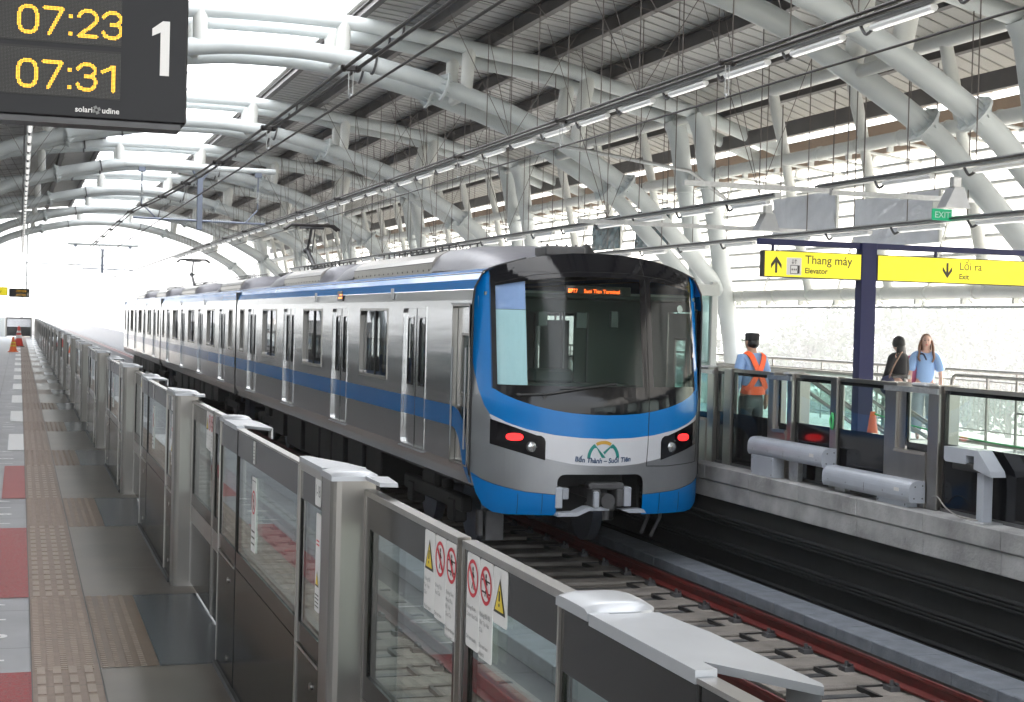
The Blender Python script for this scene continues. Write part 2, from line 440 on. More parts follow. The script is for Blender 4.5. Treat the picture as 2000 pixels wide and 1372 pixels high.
# ------------------------------------------------------------------ rails and sleepers
def railmb(x, y0=-6, y1=400):
    prof = [(-.07, -1.30), (.07, -1.30), (.07, -1.285), (.012, -1.265), (.012, -1.20), (.036, -1.185), (.036, -1.152), (.028, -1.147), (-.028, -1.147), (-.036, -1.152), (-.036, -1.185), (-.012, -1.20), (-.012, -1.265), (-.07, -1.285)]
    m = MB(); n = len(prof)
    m.prism([(x+a, c) for a, c in prof], 1, y0, y1); return m
for x, lab in ((7.09, 'dark red rail beside the cable trough, right rail of the train track'), (5.60, 'left rail of the track the train stands on'), (3.57, 'red rail of the empty track, right one, seen through the gate glass'), (2.08, 'rail of the empty track nearest the left platform')):
    t = thing('rail', lab, 'rail', (x, 0, -1.15), 'rails')
    railmb(x).build('rail_web', redrail, t)
    MB().box(x-.027, x+.027, -6, 400, -1.1465, -1.1445).build('rail_head', railtop, t)
def make_sleeper(x0):
    t = thing('sleeper', 'x', 'sleeper', (x0, 0, -1.32), 'sleepers')
    for sd in (-1, 1):
        xa, xb = sorted((x0+sd*.44, x0+sd*1.12))
        m = MB(); m.bbox(xa, xb, -.15, .15, -1.42, -1.327, .012); m.build('sleeper_block', sleep, t)
        k = MB(); k.box(xa-.03, xb, .151, .185, -1.41, -1.318); k.box(xa-.035, xa-.004, -.185, .151, -1.41, -1.319); k.build('rubber_boot', blackm, t)
    MB().box(x0-.43, x0+.40, -.05, .05, -1.40, -1.35).build('tie_bar', darkl, t)
    for s_ in (-.745, .745):
        f = MB()
        for sg in (-1, 1):
            cx = x0+s_+sg*.115
            f.box(cx-.045, cx+.045, -.06, .06, -1.327, -1.285); f.tube([(cx, 0, -1.31), (cx, 0, -1.24)], .018, 8); f.tube([(cx-sg*.03, -.05, -1.27), (cx-sg*.03, .05, -1.27)], .013, 6)
        build_each(f, 'rail_fastening', darkl, t, 7)
    return t
for x0, labs in ((6.345, 'twin-block concrete sleeper under the red rail in front of the train'), (2.825, 'twin-block concrete sleeper of the empty track beside the gates')):
    proto = make_sleeper(x0)
    for k in range(40 if x0 > 5 else 34):
        o = proto if k == 0 else copy_tree(proto)
        o.location = (x0, 2.32+k*.735, -1.32); o['label'] = labs
        o['group'] = 'sleepers of the train track' if x0 > 5 else 'sleepers of the empty track'
b = MB(); b.box(3.72, 4.05, -2, 7.2, -1.44, -1.30); b.box(3.74, 4.03, -2, 7.2, -1.299, -1.27)
tag(b.build('orange_duct', orange), 'orange duct on the bed of the empty track, seen through the nearest gate glass', 'duct')
# slab upstands between the sleepers of both tracks
b = MB()
for x0 in (6.345, 2.825):
    b.box(x0-1.2, x0+1.2, -4, 60, -1.449, -1.36)
    for k in range(74):
        yc = 2.32+(k-5)*.735+.3675; b.bbox(x0-1.16, x0+1.13, yc-.16, yc+.16, -1.37, -1.316, .02)
tag(b.build('track_slab', sleep), kind='structure')

# ------------------------------------------------------------------ viaduct beyond the station
b = MB(); b.box(.6, 8.6, YEND+2, 420, -2.4, -1.76)
tag(b.build('viaduct_deck', conc), kind='structure')
b = MB(); b.box(8.02, 8.3, YEND+2, 420, -1.76, .12); 
for k in range(75):
    pass
t = tag(b.build('viaduct_parapet', conc), 'long pale concrete parapet right of the tracks beyond the station', 'parapet')
b = MB()
for k in range(60): b.tube([(8.15, YEND+4+k*5, .12), (8.15, YEND+4+k*5, .95)], .025, 6)
for z in (.35, .65, .95): b.tube([(8.15, YEND+3, z), (8.15, 400, z)], .02, 6)
tag(b.build('parapet_railing', galv), 'thin metal railing on the parapet beyond the station', 'railing')
b = MB(); b.box(.4, .7, YEND+2, 420, -1.76, .12)
tag(b.build('viaduct_parapet', conc), 'long pale concrete parapet left of the tracks beyond the station', 'parapet')
for i, y in enumerate((150, 205, 260)):
    t = thing('catenary_portal', '%s grey portal frame over the tracks beyond the station' % ORD[i].replace('nearest', 'first'), 'portal', (4.5, y, -1.7), 'portals beyond the station')
    for x in (.3, 8.6): MB().tube([(x, y, -1.7), (x, y, 6.2)], .13, 10).build('mast', galv, t)
    MB().tube([(.3, y, 6.1), (8.6, y, 6.1)], .11, 10).build('crossbeam', galv, t)

# ------------------------------------------------------------------ roof: arches
UP = [(0, 7.47), (1.2, 7.45), (2.2, 7.38), (3.4, 7.24), (4.0, 7.14), (5.9, 6.89), (6.7, 6.68), (7.7, 6.44), (9.0, 6.16), (9.7, 5.93), (10.6, 5.62), (11.3, 5.38)]
LOW = [(0, 6.84), (.8, 6.82), (1.7, 6.71), (2.7, 6.51), (3.45, 6.33), (4.9, 5.88), (5.8, 5.46), (7.4, 4.56), (8.25, 3.82), (9.72, 2.36)]
COLP = [(8.95, 6.17), (9.1, 5.78), (9.27, 4.77), (9.55, 3.4), (9.72, 2.35), (9.9, 1.5), (10.1, 0.0)]
def mirror(pts): return [(MID-x, z) for x, z in reversed(pts[1:])]+[(MID+x, z) for x, z in pts]
def make_arch():
    t = thing('roof_arch', 'x', 'roof arch', (MID, 0, 0), 'roof arches')
    for dy in (0, 1.22):
        up = smooth_curve([(x, dy, z) for x, z in mirror(UP)], 4); MB().tube(up, .142, 18).build('upper_chord', rib, t)
        lw = smooth_curve([(x, dy, z) for x, z in mirror(LOW)], 4); MB().tube(lw, .17, 20).build('lower_chord', rib, t)
        for sg in (-1, 1):
            cp = smooth_curve([(MID+sg*x, dy, z) for x, z in COLP], 3); n = len(cp)
            MB().tube(cp, [.24-.05*min(1, i/(n*.35)) if i < n*.5 else .19+.03*(i/n-.5) for i in range(n)], 20).build('column', rib, t)
            m = MB()                        # bolted flanges
            for (x, z) in ((3.45, 6.33), (7.4, 4.56)):
                a = Vector((MID+sg*(x-.01), dy, interp(LOW, x-.01))); c = Vector((MID+sg*(x+.01), dy, interp(LOW, x+.01))); d = (c-a).normalized()
                P = Vector((MID+sg*x, dy, z)); m.tube([P-d*.02, P+d*.02], .285, 24)
                for k in range(10):
                    th = 2*math.pi*k/10; u = Vector((0, 1, 0)); v = d.cross(u); rr = u*math.cos(th)+v*math.sin(th)
                    m.add([P+rr*.18, P+rr*.28, P+rr*.18-d*.17], [(0, 1, 2)]); m.add([P+rr*.18, P+rr*.28, P+rr*.18+d*.12], [(0, 1, 2)])
            P = Vector((MID+sg*9.3, dy, 4.6)); m.tube([P-Vector((0, 0, .02)), P+Vector((0, 0, .02))], .27, 20)
            m.build('flange', rib, t)
            s = MB()                        # dark strap bands
            for x, tb, rr in ((2.0, LOW, .19), (2.55, UP, .16), (9.0, None, .2)):
                if tb:
                    d = Vector((sg*.2, 0, interp(tb, x+.1)-interp(tb, x-.1))).normalized(); P = Vector((MID+sg*x, dy, interp(tb, x)))
                    s.tube([P-d*.022, P+d*.022], rr+.006, 18)
            s.build('strap', darkl, t)
            for (xa, xb, ra) in ((1.38, 1.38, .13), (3.95, 3.9, .12), (6.5, 6.25, .14)):
                MB().tube([(MID+sg*xa, dy, interp(UP, xa)-.02), (MID+sg*xb, dy, interp(LOW, xb)+.02)], [ra*1.15, ra], 16).build('strut', ribw, t)
    m = MB()
    for x, z in ((1.38, 6.76), (3.9, 6.2), (6.3, 5.2), (8.95, 6.1)):
        for sg in (-1, 1): m.tube([(MID+sg*x, 0, z), (MID+sg*x, 1.22, z)], .09, 12)
    m.build('cross_tube', ribw, t)
    return t
arch = make_arch()
AY = [5.25+12.25*k for k in range(8)]
for i, y in enumerate(AY):
    o = arch if i == 0 else copy_tree(arch)
    o.location = (MID, y, 0)
    o['label'] = 'white steel twin-tube arch spanning both tracks, %s from the camera' % (ORD[i] if i else 'first, above the photographer')
# roof shell
roof = thing('station_roof', 'vaulted station roof with dark purlins, seamed deck and white skylight strip', 'roof', (MID, 48, 7.9))
UPS = [(x, z) for x, z in UP]
RY0, RY1 = -8, 95
def deckz(dx): return interp(UPS, dx)+.47
DX0, DX1 = 1.78, 11.4
for sg, nm in ((-1, 'l'), (1, 'r')):
    xs = [DX0+(DX1-DX0)*k/24 for k in range(25)]
    m = MB()
    for a, c in zip(xs, xs[1:]):
        m.add([(MID+sg*a, RY0, deckz(a)), (MID+sg*c, RY0, deckz(c)), (MID+sg*c, RY1, deckz(c)), (MID+sg*a, RY1, deckz(a)),
               (MID+sg*a, RY0, deckz(a)+.08), (MID+sg*c, RY0, deckz(c)+.08), (MID+sg*c, RY1, deckz(c)+.08), (MID+sg*a, RY1, deckz(a)+.08)],
              [(0, 1, 2, 3), (7, 6, 5, 4)])
    m.build('deck', deckm, roof)
    m = MB()                            # raised seams across the deck
    y = RY0+.2
    while y < RY1:
        for a, c in zip(xs[::2], xs[2::2]):
            m.add([(MID+sg*a, y, deckz(a)-.015), (MID+sg*c, y, deckz(c)-.015), (MID+sg*c, y+.035, deckz(c)-.015), (MID+sg*a, y+.035, deckz(a)-.015),
                   (MID+sg*a, y, deckz(a)), (MID+sg*c, y, deckz(c)), (MID+sg*c, y+.035, deckz(c)), (MID+sg*a, y+.035, deckz(a))],
                  [(0, 1, 2, 3), (0, 1, 5, 4), (3, 2, 6, 7)])
        y += .42
    m.build('deck_seams', rseam, roof)
    for dx in (1.86, 3.15, 4.45, 5.75, 7.05, 8.35, 9.6):
        z = deckz(dx)-.03; x = MID+sg*dx; h = .27 if dx > 2 else .16
        m = MB(); m.box(x-.07, x+.07, RY0, RY1, z-.02, z); m.box(x-.012, x+.012, RY0, RY1, z-h, z-.02); m.box(x-.07, x+.07, RY0, RY1, z-h-.02, z-h)
        m.build('purlin', purl, roof)
    x = MID+sg*11.0
    m = MB(); m.box(min(x, x+sg*.1), max(x, x+sg*.1), RY0, RY1, 5.05, 5.62); m.build('fascia', fasc, roof)
    m = MB(); m.box(min(x-sg*.9, x-sg*.8), max(x-sg*.9, x-sg*.8), RY0, RY1, 5.55, 5.85); m.build('eaves_beam', purl, roof)
    # longitudinal tubes with their posts
    for (dx, z, r) in ((9.05, 6.2, .115), (9.37, 4.9, .12), (9.98, 2.34, .115)):
        x = MID+sg*dx; m = MB(); m.tube([(x, RY0, z), (x, RY1, z)], r, 16)
        y = RY0+.5
        while y < 60:
            if z < 5: m.tube([(x, y, z), (x, y+.03, z)], r+.018, 16)
            y += 1.36
        m.build('longitudinal_tube', ribw, roof)
    for y in [5.25+12.25*k+3.26+2.87*j for k in range(-1, 8) for j in range(3)]:
        if y > RY1: continue
        MB().tube([(MID+sg*9.05, y, 6.2), (MID+sg*9.2, y, 5.6), (MID+sg*9.37, y, 4.95)], [.10, .115, .09], 12).build('side_post', ribw, roof)
        MB().tube([(MID+sg*9.37, y, 4.9), (MID+sg*9.6, y, 3.8), (MID+sg*9.95, y, 2.4)], [.085, .11, .085], 12).build('side_post', ribw, roof)
    # louvre wall
    ztop, zbot = 5.1, 2.16
    def lx(z): return MID+sg*(11.05-.55*(5.1-z)/2.94-.25*((5.1-z)/2.94)**2)
    m = MB(); fr = MB(); z = ztop; k = 0
    while z > zbot+.05:
        z2 = z-.30
        a = lx(z); c = lx(z2)
        m.add([(a-sg*.03, RY0, z-.02), (a-sg*.03, RY1, z-.02), (c+sg*.07, RY1, z2+.035), (c+sg*.07, RY0, z2+.035)], [(0, 1, 2, 3)])
        fr.box(min(c-sg*.03, c+sg*.02), max(c-sg*.03, c+sg*.02), RY0, RY1, z2-.022, z2+.022)
        z = z2; k += 1
    m.build('louvre_panels', louv, roof); fr.build('louvre_rail', galv, roof)
    fr = MB(); y = RY0+.3
    while y < RY1:
        fr.add([(lx(5.1)-sg*.06, y, 5.1), (lx(3.6)-sg*.06, y, 3.6), (lx(2.1)-sg*.06, y, 2.1), (lx(5.1)-sg*.06, y+.045, 5.1), (lx(3.6)-sg*.06, y+.045, 3.6), (lx(2.1)-sg*.06, y+.045, 2.1),
                (lx(5.1), y, 5.1), (lx(3.6), y, 3.6), (lx(2.1), y, 2.1), (lx(5.1), y+.045, 5.1), (lx(3.6), y+.045, 3.6), (lx(2.1), y+.045, 2.1)],
               [(0, 1, 4, 3), (1, 2, 5, 4), (0, 1, 7, 6), (1, 2, 8, 7), (3, 4, 10, 9), (4, 5, 11, 10)])
        y += 3.0625
    fr.build('louvre_mullions', ribw, roof)
    fr = MB(); y = RY0+.9                      # short brackets from the tubes to the louvre wall
    while y < 66:
        for (dx, z) in ((9.37, 4.9), (9.98, 2.34)):
            x1 = lx(z-.05)-sg*.05; fr.tube([(MID+sg*dx, y, z), (x1, y+.12, z-.16)], .03, 6)
            fr.box(MID+sg*(dx+.02)-.05, MID+sg*(dx+.02)+.05, y-.03, y+.03, z-.2, z-.05)
        y += 1.36
    fr.build('wall_bracket', ribw, roof)
m = MB(); xs = [-DX0+.0+2*DX0*k/10 for k in range(11)]
for a, c in zip(xs, xs[1:]):
    z1 = 8.08-.03*a*a; z2 = 8.08-.03*c*c
    m.add([(MID+a, RY0, z1), (MID+c, RY0, z2), (MID+c, RY1, z2), (MID+a, RY1, z1)], [(0, 1, 2, 3)])
m.build('skylight', poly, roof)
m = MB()
for y in [RY0+3.06*k for k in range(34)]:
    m.box(MID-DX0, MID+DX0, y, y+.06, 7.93, 8.0)
m.build('skylight_frame', alu, roof)
# thin tie rods and hangers under the deck
ht = MB(); random.seed(11)
for k in range(int((RY1-8)/2.05)):
    y = 8+k*2.05
    for i, dx in enumerate((3.15, 4.45, 5.75, 7.05, 8.35)):
        for sg in ((1, -1) if dx > 4 else (1,)):
            x = MID+sg*dx; z = deckz(dx)-.34
            x2 = MID+sg*(dx+1.3); z2 = deckz(dx+1.3)-.34
            if i < 4: ht.tube([(x, y, z), (x2, y+.02, z2)], .007, 4, False)
            if (k+i) % 4 == 0 and i < 4: ht.tube([(x, y, z), (x2, y+2.05, z2)], .007, 4, False)
ht.build('tie_rods', wireb, roof)

# ------------------------------------------------------------------ light tracks hung from the roof
def light_track(lab, x, z, y0, y1, dia=True, pitch=1.75, first=None, roofx=None, n_max=60, diag=True):
    t = thing('light_track', lab, 'light track', (x, y0, z), 'hanging light tracks')
    m = MB(); m.box(x-.055, x+.055, y0, y1, z+.01, z+.085); m.build('track_beam', galv, t)
    c = MB(); c.tube([(x-.09, y0, z+.05), (x-.09, y1, z+.05)], .016, 6)
    k = 0; y = first if first is not None else y0+.3
    while y+1.15 < y1 and k < n_max:
        f = MB(); f.prism([(x-.035, z-.005), (x+.035, z-.005), (x+.048, z-.035), (x+.03, z-.065), (x-.03, z-.065), (x-.048, z-.035)], 1, y, y+1.15); f.build('lamp_housing', lampw, t)
        e = MB(); e.prism([(x-.028, z-.067), (x+.028, z-.067), (x+.016, z-.078), (x-.016, z-.078)], 1, y+.03, y+1.12); e.build('lamp_diffuser', lampe, t)
        c.tube(smooth_curve([(x, y+1.13, z-.04), (x-.01, y+1.26, z-.09), (x-.02, y+1.33, z-.03), (x-.03, y+1.36, z+.03)], 3), .018, 6)
        y += pitch; k += 1
    c.build('conduit', darkl, t)
    h = MB(); y = y0+.6
    rt = deckz(abs(x-MID))-.3 if roofx is None else roofx
    i = 0
    while y < y1:
        h.tube([(x, y, z+.08), (x, y, rt)], .009, 5, False)
        if diag and i % 4 == 0:
            h.tube([(x, y, z+.1), (x+1.3, y+.1, rt-.2)], .006, 4, False); h.tube([(x, y, z+.1), (x-1.3, y-.1, rt+.05)], .007, 4, False)
            h.tube([(x, y, z+.1), (x, y+1.6, rt)], .007, 4, False)
        y += 1.55; i += 1
    build_each(h, 'hanger_rod', wireb, t)
    return t
light_track('long row of tube lights under a galvanised track above the train roof', 8.6, 4.93, 8, 92, first=8.0, pitch=1.78)
light_track('row of tube lights hung above the left platform, seen end-on over the cones', .12, 4.95, 12, 92, first=12.2, pitch=1.78)
light_track('lower row of tube lights over the right platform near the yellow signs', 11.2, 3.72, 8, 20.2, first=8.9, pitch=2.1, diag=False)
light_track('row of tube lights crossing in front of the white arch above the train nose', 10.4, 3.55, 20.0, 62, first=20.3, pitch=1.9)
light_track('outer row of tube lights over the right platform behind the wrapped panels', 12.7, 3.25, 15, 60, first=15.3, pitch=2.0, diag=False)
t = thing('strut_beam', 'galvanised cross beam joining the light tracks beside the exit sign', 'beam', (11.5, 20, 3.7), 'light track cross beams')
MB().box(8.9, 11.2, 19.95, 20.03, 3.66, 3.73).build('beam', galv, t); MB().box(11.25, 14.2, 19.95, 20.03, 3.64, 3.71).build('beam', galv, t)
t = thing('strut_beam', 'galvanised cross beam just above the train nose', 'beam', (11, 24.5, 3.4), 'light track cross beams')
MB().box(9.0, 13.6, 24.5, 24.58, 3.38, 3.45).build('beam', galv, t)
t = thing('strut_beam', 'slanting grey brace crossing in front of the arch at mid height', 'beam', (11, 28, 5.3), 'light track cross beams')
MB().tube([(9.0, 28, 5.2), (12.6, 28, 4.75), (13.6, 28, 4.1)], .04, 6).build('beam', galv, t)
for i, (x, y, z) in enumerate(((10.75, 21.0, 3.5), (11.35, 17.0, 3.62))):   # loudspeakers / cameras under the tracks
    t = thing('ceiling_speaker', ('grey horn speaker under the light track above the train nose', 'white horn speaker under the light track above the yellow sign')[i], 'speaker', (x, y, z), 'speakers')
    MB().bbox(x-.06, x+.06, y-.05, y+.05, z-.1, z+.04, .01).build('bracket', galv, t)
    MB().prism([(x-.07, z-.1), (x+.07, z-.1), (x+.17, z-.36), (x-.2, z-.36)], 1, y-.1, y+.1).build('horn', alu, t)

# ------------------------------------------------------------------ overhead line
def wire_thing(lab, pts, r, m=wire):
    b = MB(); b.tube(pts, r, 6, False); return tag(b.build('overhead_wire', m, None, loc=pts[0]), lab, 'wire', 'overhead wires')
for cx, nm, cz in ((2.75, 'empty', 3.86), (6.4, 'train', 4.19)):
    s = .09
    def sagx(a, c, z0, d): return [(a+(c-a)*0, y, z0+(-d*math.sin(math.pi*((y % 49)/49.)))) for y in range(-6, 141, 3)]
    for k, o in enumerate((-.055, .055)):
        pts = [(cx+o, y, cz+.0+(.5*((y-16)/26.)**2 if nm == 'empty' and y > 16 and y < 41 else (.46 if nm == 'empty' and y >= 41 else 0))) for y in range(-6, 141, 3)]
        wire_thing('%s wire of the thick pair over the %s track' % (('left', 'right')[k], nm), pts, .017)
    zc = 3.60 if nm == 'empty' else 3.86
    wire_thing('thin contact wire hanging below the pair over the %s track' % nm, [(cx if nm == 'train' else 2.75, y, zc) for y in range(-6, 141, 3)], .011)
    d = thing('dropper_set', 'clamps and droppers between the paired wires over the %s track' % nm, 'wire clamps', (cx, 0, cz), 'wire clamps')
    for y in [8.7+4.72*k for k in range(12)]:
        zz = cz+(.5*((y-16)/26.)**2 if nm == 'empty' and y > 16 and y < 41 else (.46 if nm == 'empty' and y >= 41 else 0))
        m = MB(); m.bbox(cx-.09, cx+.09, y-.03, y+.03, zz-.025, zz+.03, .008); m.ell((cx-.06, y, zz), (.035, .05, .035), 8, 6); m.ell((cx+.06, y, zz), (.035, .05, .035), 8, 6)
        m.build('clamp', wire, d)
        m = MB(); m.tube([(cx-.02, y, zz), (cx-.018, y, zc+.02)], .005, 5, False); m.tube([(cx+.02, y, zz), (cx+.018, y, zc+.02)], .005, 5, False); m.ell((cx, y, zc+.01), (.02, .02, .03), 8, 6)
        m.build('dropper', galv, d)
def insul(m, a, c, n=9, r=.06):
    a = Vector(a); c = Vector(c)
    for k in range(n):
        p = a+(c-a)*(k+.5)/n; d = (c-a).normalized()*.006; m.tube([p-d*1.2, p+d*1.2], r, 12)
    m.tube([a, c], .022, 8)
for i, y in enumerate((40.5, 89.5)):
    t = thing('catenary_support', '%s hanging wire support with insulators between the arches' % ('nearer', 'farther')[i], 'wire support', (4.4, y, 5.45), 'catenary supports')
    MB().tube([(2.5, y, 5.45), (6.35, y, 5.45)], .075, 14).build('cross_tube', rib, t)
    m = MB(); m.bbox(4.33, 4.47, y-.07, y+.07, 3.85, 5.2, .01); m.tube([(4.2, y, 5.4), (4.36, y, 5.1)], .03, 6); m.tube([(4.62, y, 5.4), (4.44, y, 5.1)], .03, 6); m.build('mast', steelb, t)
    m = MB(); m.tube([(2.72, y, 4.1), (6.1, y, 4.07)], .03, 8); m.tube([(2.95, y, 4.45), (3.3, y, 4.12)], .022, 6); m.tube([(5.9, y, 4.42), (5.6, y, 4.1)], .022, 6); m.build('arm', steelb, t)
    m = MB(); insul(m, (3.6, y, 4.09), (4.1, y, 4.09), 10, .07); insul(m, (4.7, y, 4.08), (5.2, y, 4.08), 10, .07); m.build('insulator', ceram, t)
    for x in (2.93, 5.9):
        m = MB(); m.bbox(x-.09, x+.09, y-.06, y+.06, 5.28, 5.45, .01); m.tube([(x, y, 5.3), (x, y, 4.45)], .02, 6); m.build('hanger', steelb, t)
        m = MB(); insul(m, (x, y, 4.9), (x, y, 4.6), 4, .055); m.build('insulator', ceram, t)
for i, (y, x) in enumerate(((32.3, 4.0),)):
    m = MB(); m.tube([(2.9, 17.6, 6.9), (2.9, 17.6, 5.5)], .001, 4)

# ------------------------------------------------------------------ platform gates (left)
def rrect(x0, x1, z0, z1, r, n=5):
    P = []
    for cx, cz, a0 in ((x1-r, z1-r, 0), (x0+r, z1-r, 90), (x0+r, z0+r, 180), (x1-r, z0+r, 270)):
        for k in range(n+1):
            a = R(a0+90*k/n); P.append((cx+r*math.cos(a), cz+r*math.sin(a)))
    return P
GX = .91; GT = 1.17
def frame_yz(m, x, y0, y1, z0, z1, w, th):       # open frame in the plane x
    m.box(x, x+th, y0, y0+w, z0, z1); m.box(x, x+th, y1-w, y1, z0, z1); m.box(x, x+th, y0+w, y1-w, z0, z0+w); m.box(x, x+th, y0+w, y1-w, z1-w, z1)
def make_fixed():
    # local y: 0 = near end (tall post), 2.71 = far end
    t = thing('platform_gate', 'x', 'platform gate', (GX, 0, 0), 'fixed glass platform gates')
    X = GX
    p = MB(); prof = [(X+.03, 0), (X+.135, 0), (X+.135, .16), (X+.0, .16), (X+.0, .03), (X+.006, .013), (X+.015, .005)]
    p.prism(prof, 2, 0, GT-.012); p.build('post', posts, t)
    p = MB(); p.box(X+.1355, X+.150, .01, .05, 0, GT); p.build('post_seal', gap, t)
    # dome caps
    def dome(y0, y1, x0=X-.004, x1=X+.150):
        m = MB(); n = 8; rows = []
        ny = 12; vs = []
        for k in range(ny+1):
            v = k/ny; bulge = (1-abs(2*v-1)**4)**.5
            for j in range(n+1):
                u = j/n; xe = x0+(x1-.05+.05*bulge-x0)*u
                vs.append((xe, y0+(y1-y0)*v, GT+.002+.015*max(0, 1-abs(2*v-1)**5)**.5*max(0, 1-abs(2*u-.95)**3)**.5))
        nb = len(vs); vs += [(a, c, GT-.012) for a, c, d in vs]
        fs = [(k*(n+1)+j, k*(n+1)+j+1, (k+1)*(n+1)+j+1, (k+1)*(n+1)+j) for k in range(ny) for j in range(n)]
        m.add(vs[:nb], fs, True)
        ed = [j for j in range(n+1)]+[k*(n+1)+n for k in range(1, ny+1)]+[ny*(n+1)+j for j in range(n-1, -1, -1)]+[k*(n+1) for k in range(ny-1, 0, -1)]
        m.add([vs[i] for i in ed]+[vs[nb+i] for i in ed], [(i, (i+1) % len(ed), len(ed)+(i+1) % len(ed), len(ed)+i) for i in range(len(ed))]); return m
    dome(-.006, .17).build('post_cap', alu, t)
    dome(2.555, 2.712, X-.004, X+.132).build('end_cap', alu, t)
    # hood plates
    m = MB()
    def plate(poly_, z0=GT-.004, z1=GT+.012): m.prism([(a, b_) for a, b_ in poly_], 2, z0, z1)
    plate([(X+.0, .165), (X+.14, .165), (X+.11, .33), (X+.032, .58), (X+.0, .58)])
    plate([(X+.033, 2.55), (X+.122, 2.55), (X+.138, 2.38), (X+.140, 2.03), (X+.132, 2.01), (X+.033, 2.19)], GT-.012, GT+.0005)
    m.prism([(X+.130, 2.012), (X+.140, 2.03), (X+.140, 2.12), (X+.134, 2.12)], 2, GT-.045, GT-.005)
    plate([(X+.10, -.20), (X+.15, -.22), (X+.165, -.03), (X+.10, -.008)], GT-.008, GT+.004)
    build_each(m, 'hood', alu, t)
    # top rail
    m = MB(); m.box(X-.001, X+.03, .585, 2.128, GT-.016, GT-.008); m.box(X+.0, X+.028, .17, .58, GT-.03, GT-.004); m.build('top_rail', steel, t)
    m = MB(); m.box(X-.002, X+.032, 2.132, 2.553, GT-.018, GT+.002); m.build('top_rail', alu, t)
    # dark frames, glass, mullions : panels [.17,.56] [.585,2.12] [2.14,2.70]
    fr = MB()
    for (a, c) in ((.165, .56), (.585, 2.125), (2.135, 2.705)):
        fr.box(X+.004, X+.024, a, c, 1.045, GT-.018)
        fr.box(X+.004, X+.024, a, c, .56, .63)
        fr.box(X+.004, X+.024, a, a+.014, .63, 1.045); fr.box(X+.004, X+.024, c-.014, c, .63, 1.045)
    fr.build('glass_border', darkpan, t)
    for (a, c) in ((.179, .546), (.599, 2.111), (2.149, 2.691)):
        MB().box(X+.009, X+.019, a, c, .63, 1.045).build('glass_pane', gateg, t)
    lo_ = MB()
    for (a, c) in ((.165, .56), (2.135, 2.705)): lo_.box(X+.002, X+.026, a, c, .03, .545)
    lo_.box(X+.004, X+.026, .585, 2.125, .03, .555); lo_.build('lower_panel', darkpan, t)
    m = MB(); m.box(X-.003, X+.03, .562, .583, .02, GT-.016); m.box(X-.002, X+.028, .165, .56, .547, .557); m.box(X-.002, X+.028, 2.135, 2.705, .547, .557)
    m.box(X-.001, X+.028, 2.702, 2.71, .02, GT-.01); build_each(m, 'mullion', steel, t)
    m = MB(); m.box(X+.002, X+.03, 2.126, 2.134, .02, GT-.016); m.build('seal', gap, t)
    m = MB(); m.box(X-.012, X+.13, .16, 2.71, .0, .028); m.build('base_rail', darkl, t)
    m = MB()
    for (yy, zz) in ((.28, .47), (2.32, .47), (.28, .12), (2.32, .12)): m = MB(); m.tube([(X-.004, yy, zz), (X+.004, yy, zz)], .012, 10); m.build('lock', steel, t)
    # inner box face on the track side
    MB().box(X+.10, X+.13, .17, 2.70, .03, .56).build('rear_panel', darkl, t)
    return t
def circ(cy, cz, r, n=28): return [(cy+r*math.cos(2*math.pi*k/n), cz+r*math.sin(2*math.pi*k/n)) for k in range(n)]
def ring(m, x, cy, cz, r0, r1, n=28):
    a = circ(cy, cz, r0, n); b_ = circ(cy, cz, r1, n)
    m.add([(x, *p) for p in a]+[(x, *p) for p in b_], [(k, (k+1) % n, n+(k+1) % n, n+k) for k in range(n)])
def stickman(m, x, cy, cz, s):
    m.add([(x, *p) for p in circ(cy, cz+.62*s, .16*s, 10)], [tuple(range(10))])
    for a, c, w_ in (((0, .45), (-.05, -.1), .13), ((-.05, -.1), (-.28, -.7), .09), ((-.05, -.1), (.2, -.7), .09), ((0, .35), (.35, .05), .07), ((0, .35), (-.33, .1), .07)):
        A = Vector((cy+a[0]*s, cz+a[1]*s)); B = Vector((cy+c[0]*s, cz+c[1]*s)); d = (B-A).normalized(); n = Vector((-d.y, d.x))*w_*s
        m.quad((x, *(A-n)), (x, *(B-n)), (x, *(B+n)), (x, *(A+n)))
def tri(m, x, cy, z0, s, k=1): m.add([(x, cy-.5*s*k, z0), (x, cy+.5*s*k, z0), (x, cy, z0+.88*s)], [(0, 1, 2)])
def textp(m, x, ya, z, lines, size):    # readable from the platform (looking +X, -Y to the right)
    for i, l in enumerate(lines): text_mb(m, l, size, lambda a, b_, i=i: (x, ya-a, z-i*size*1.25+b_))
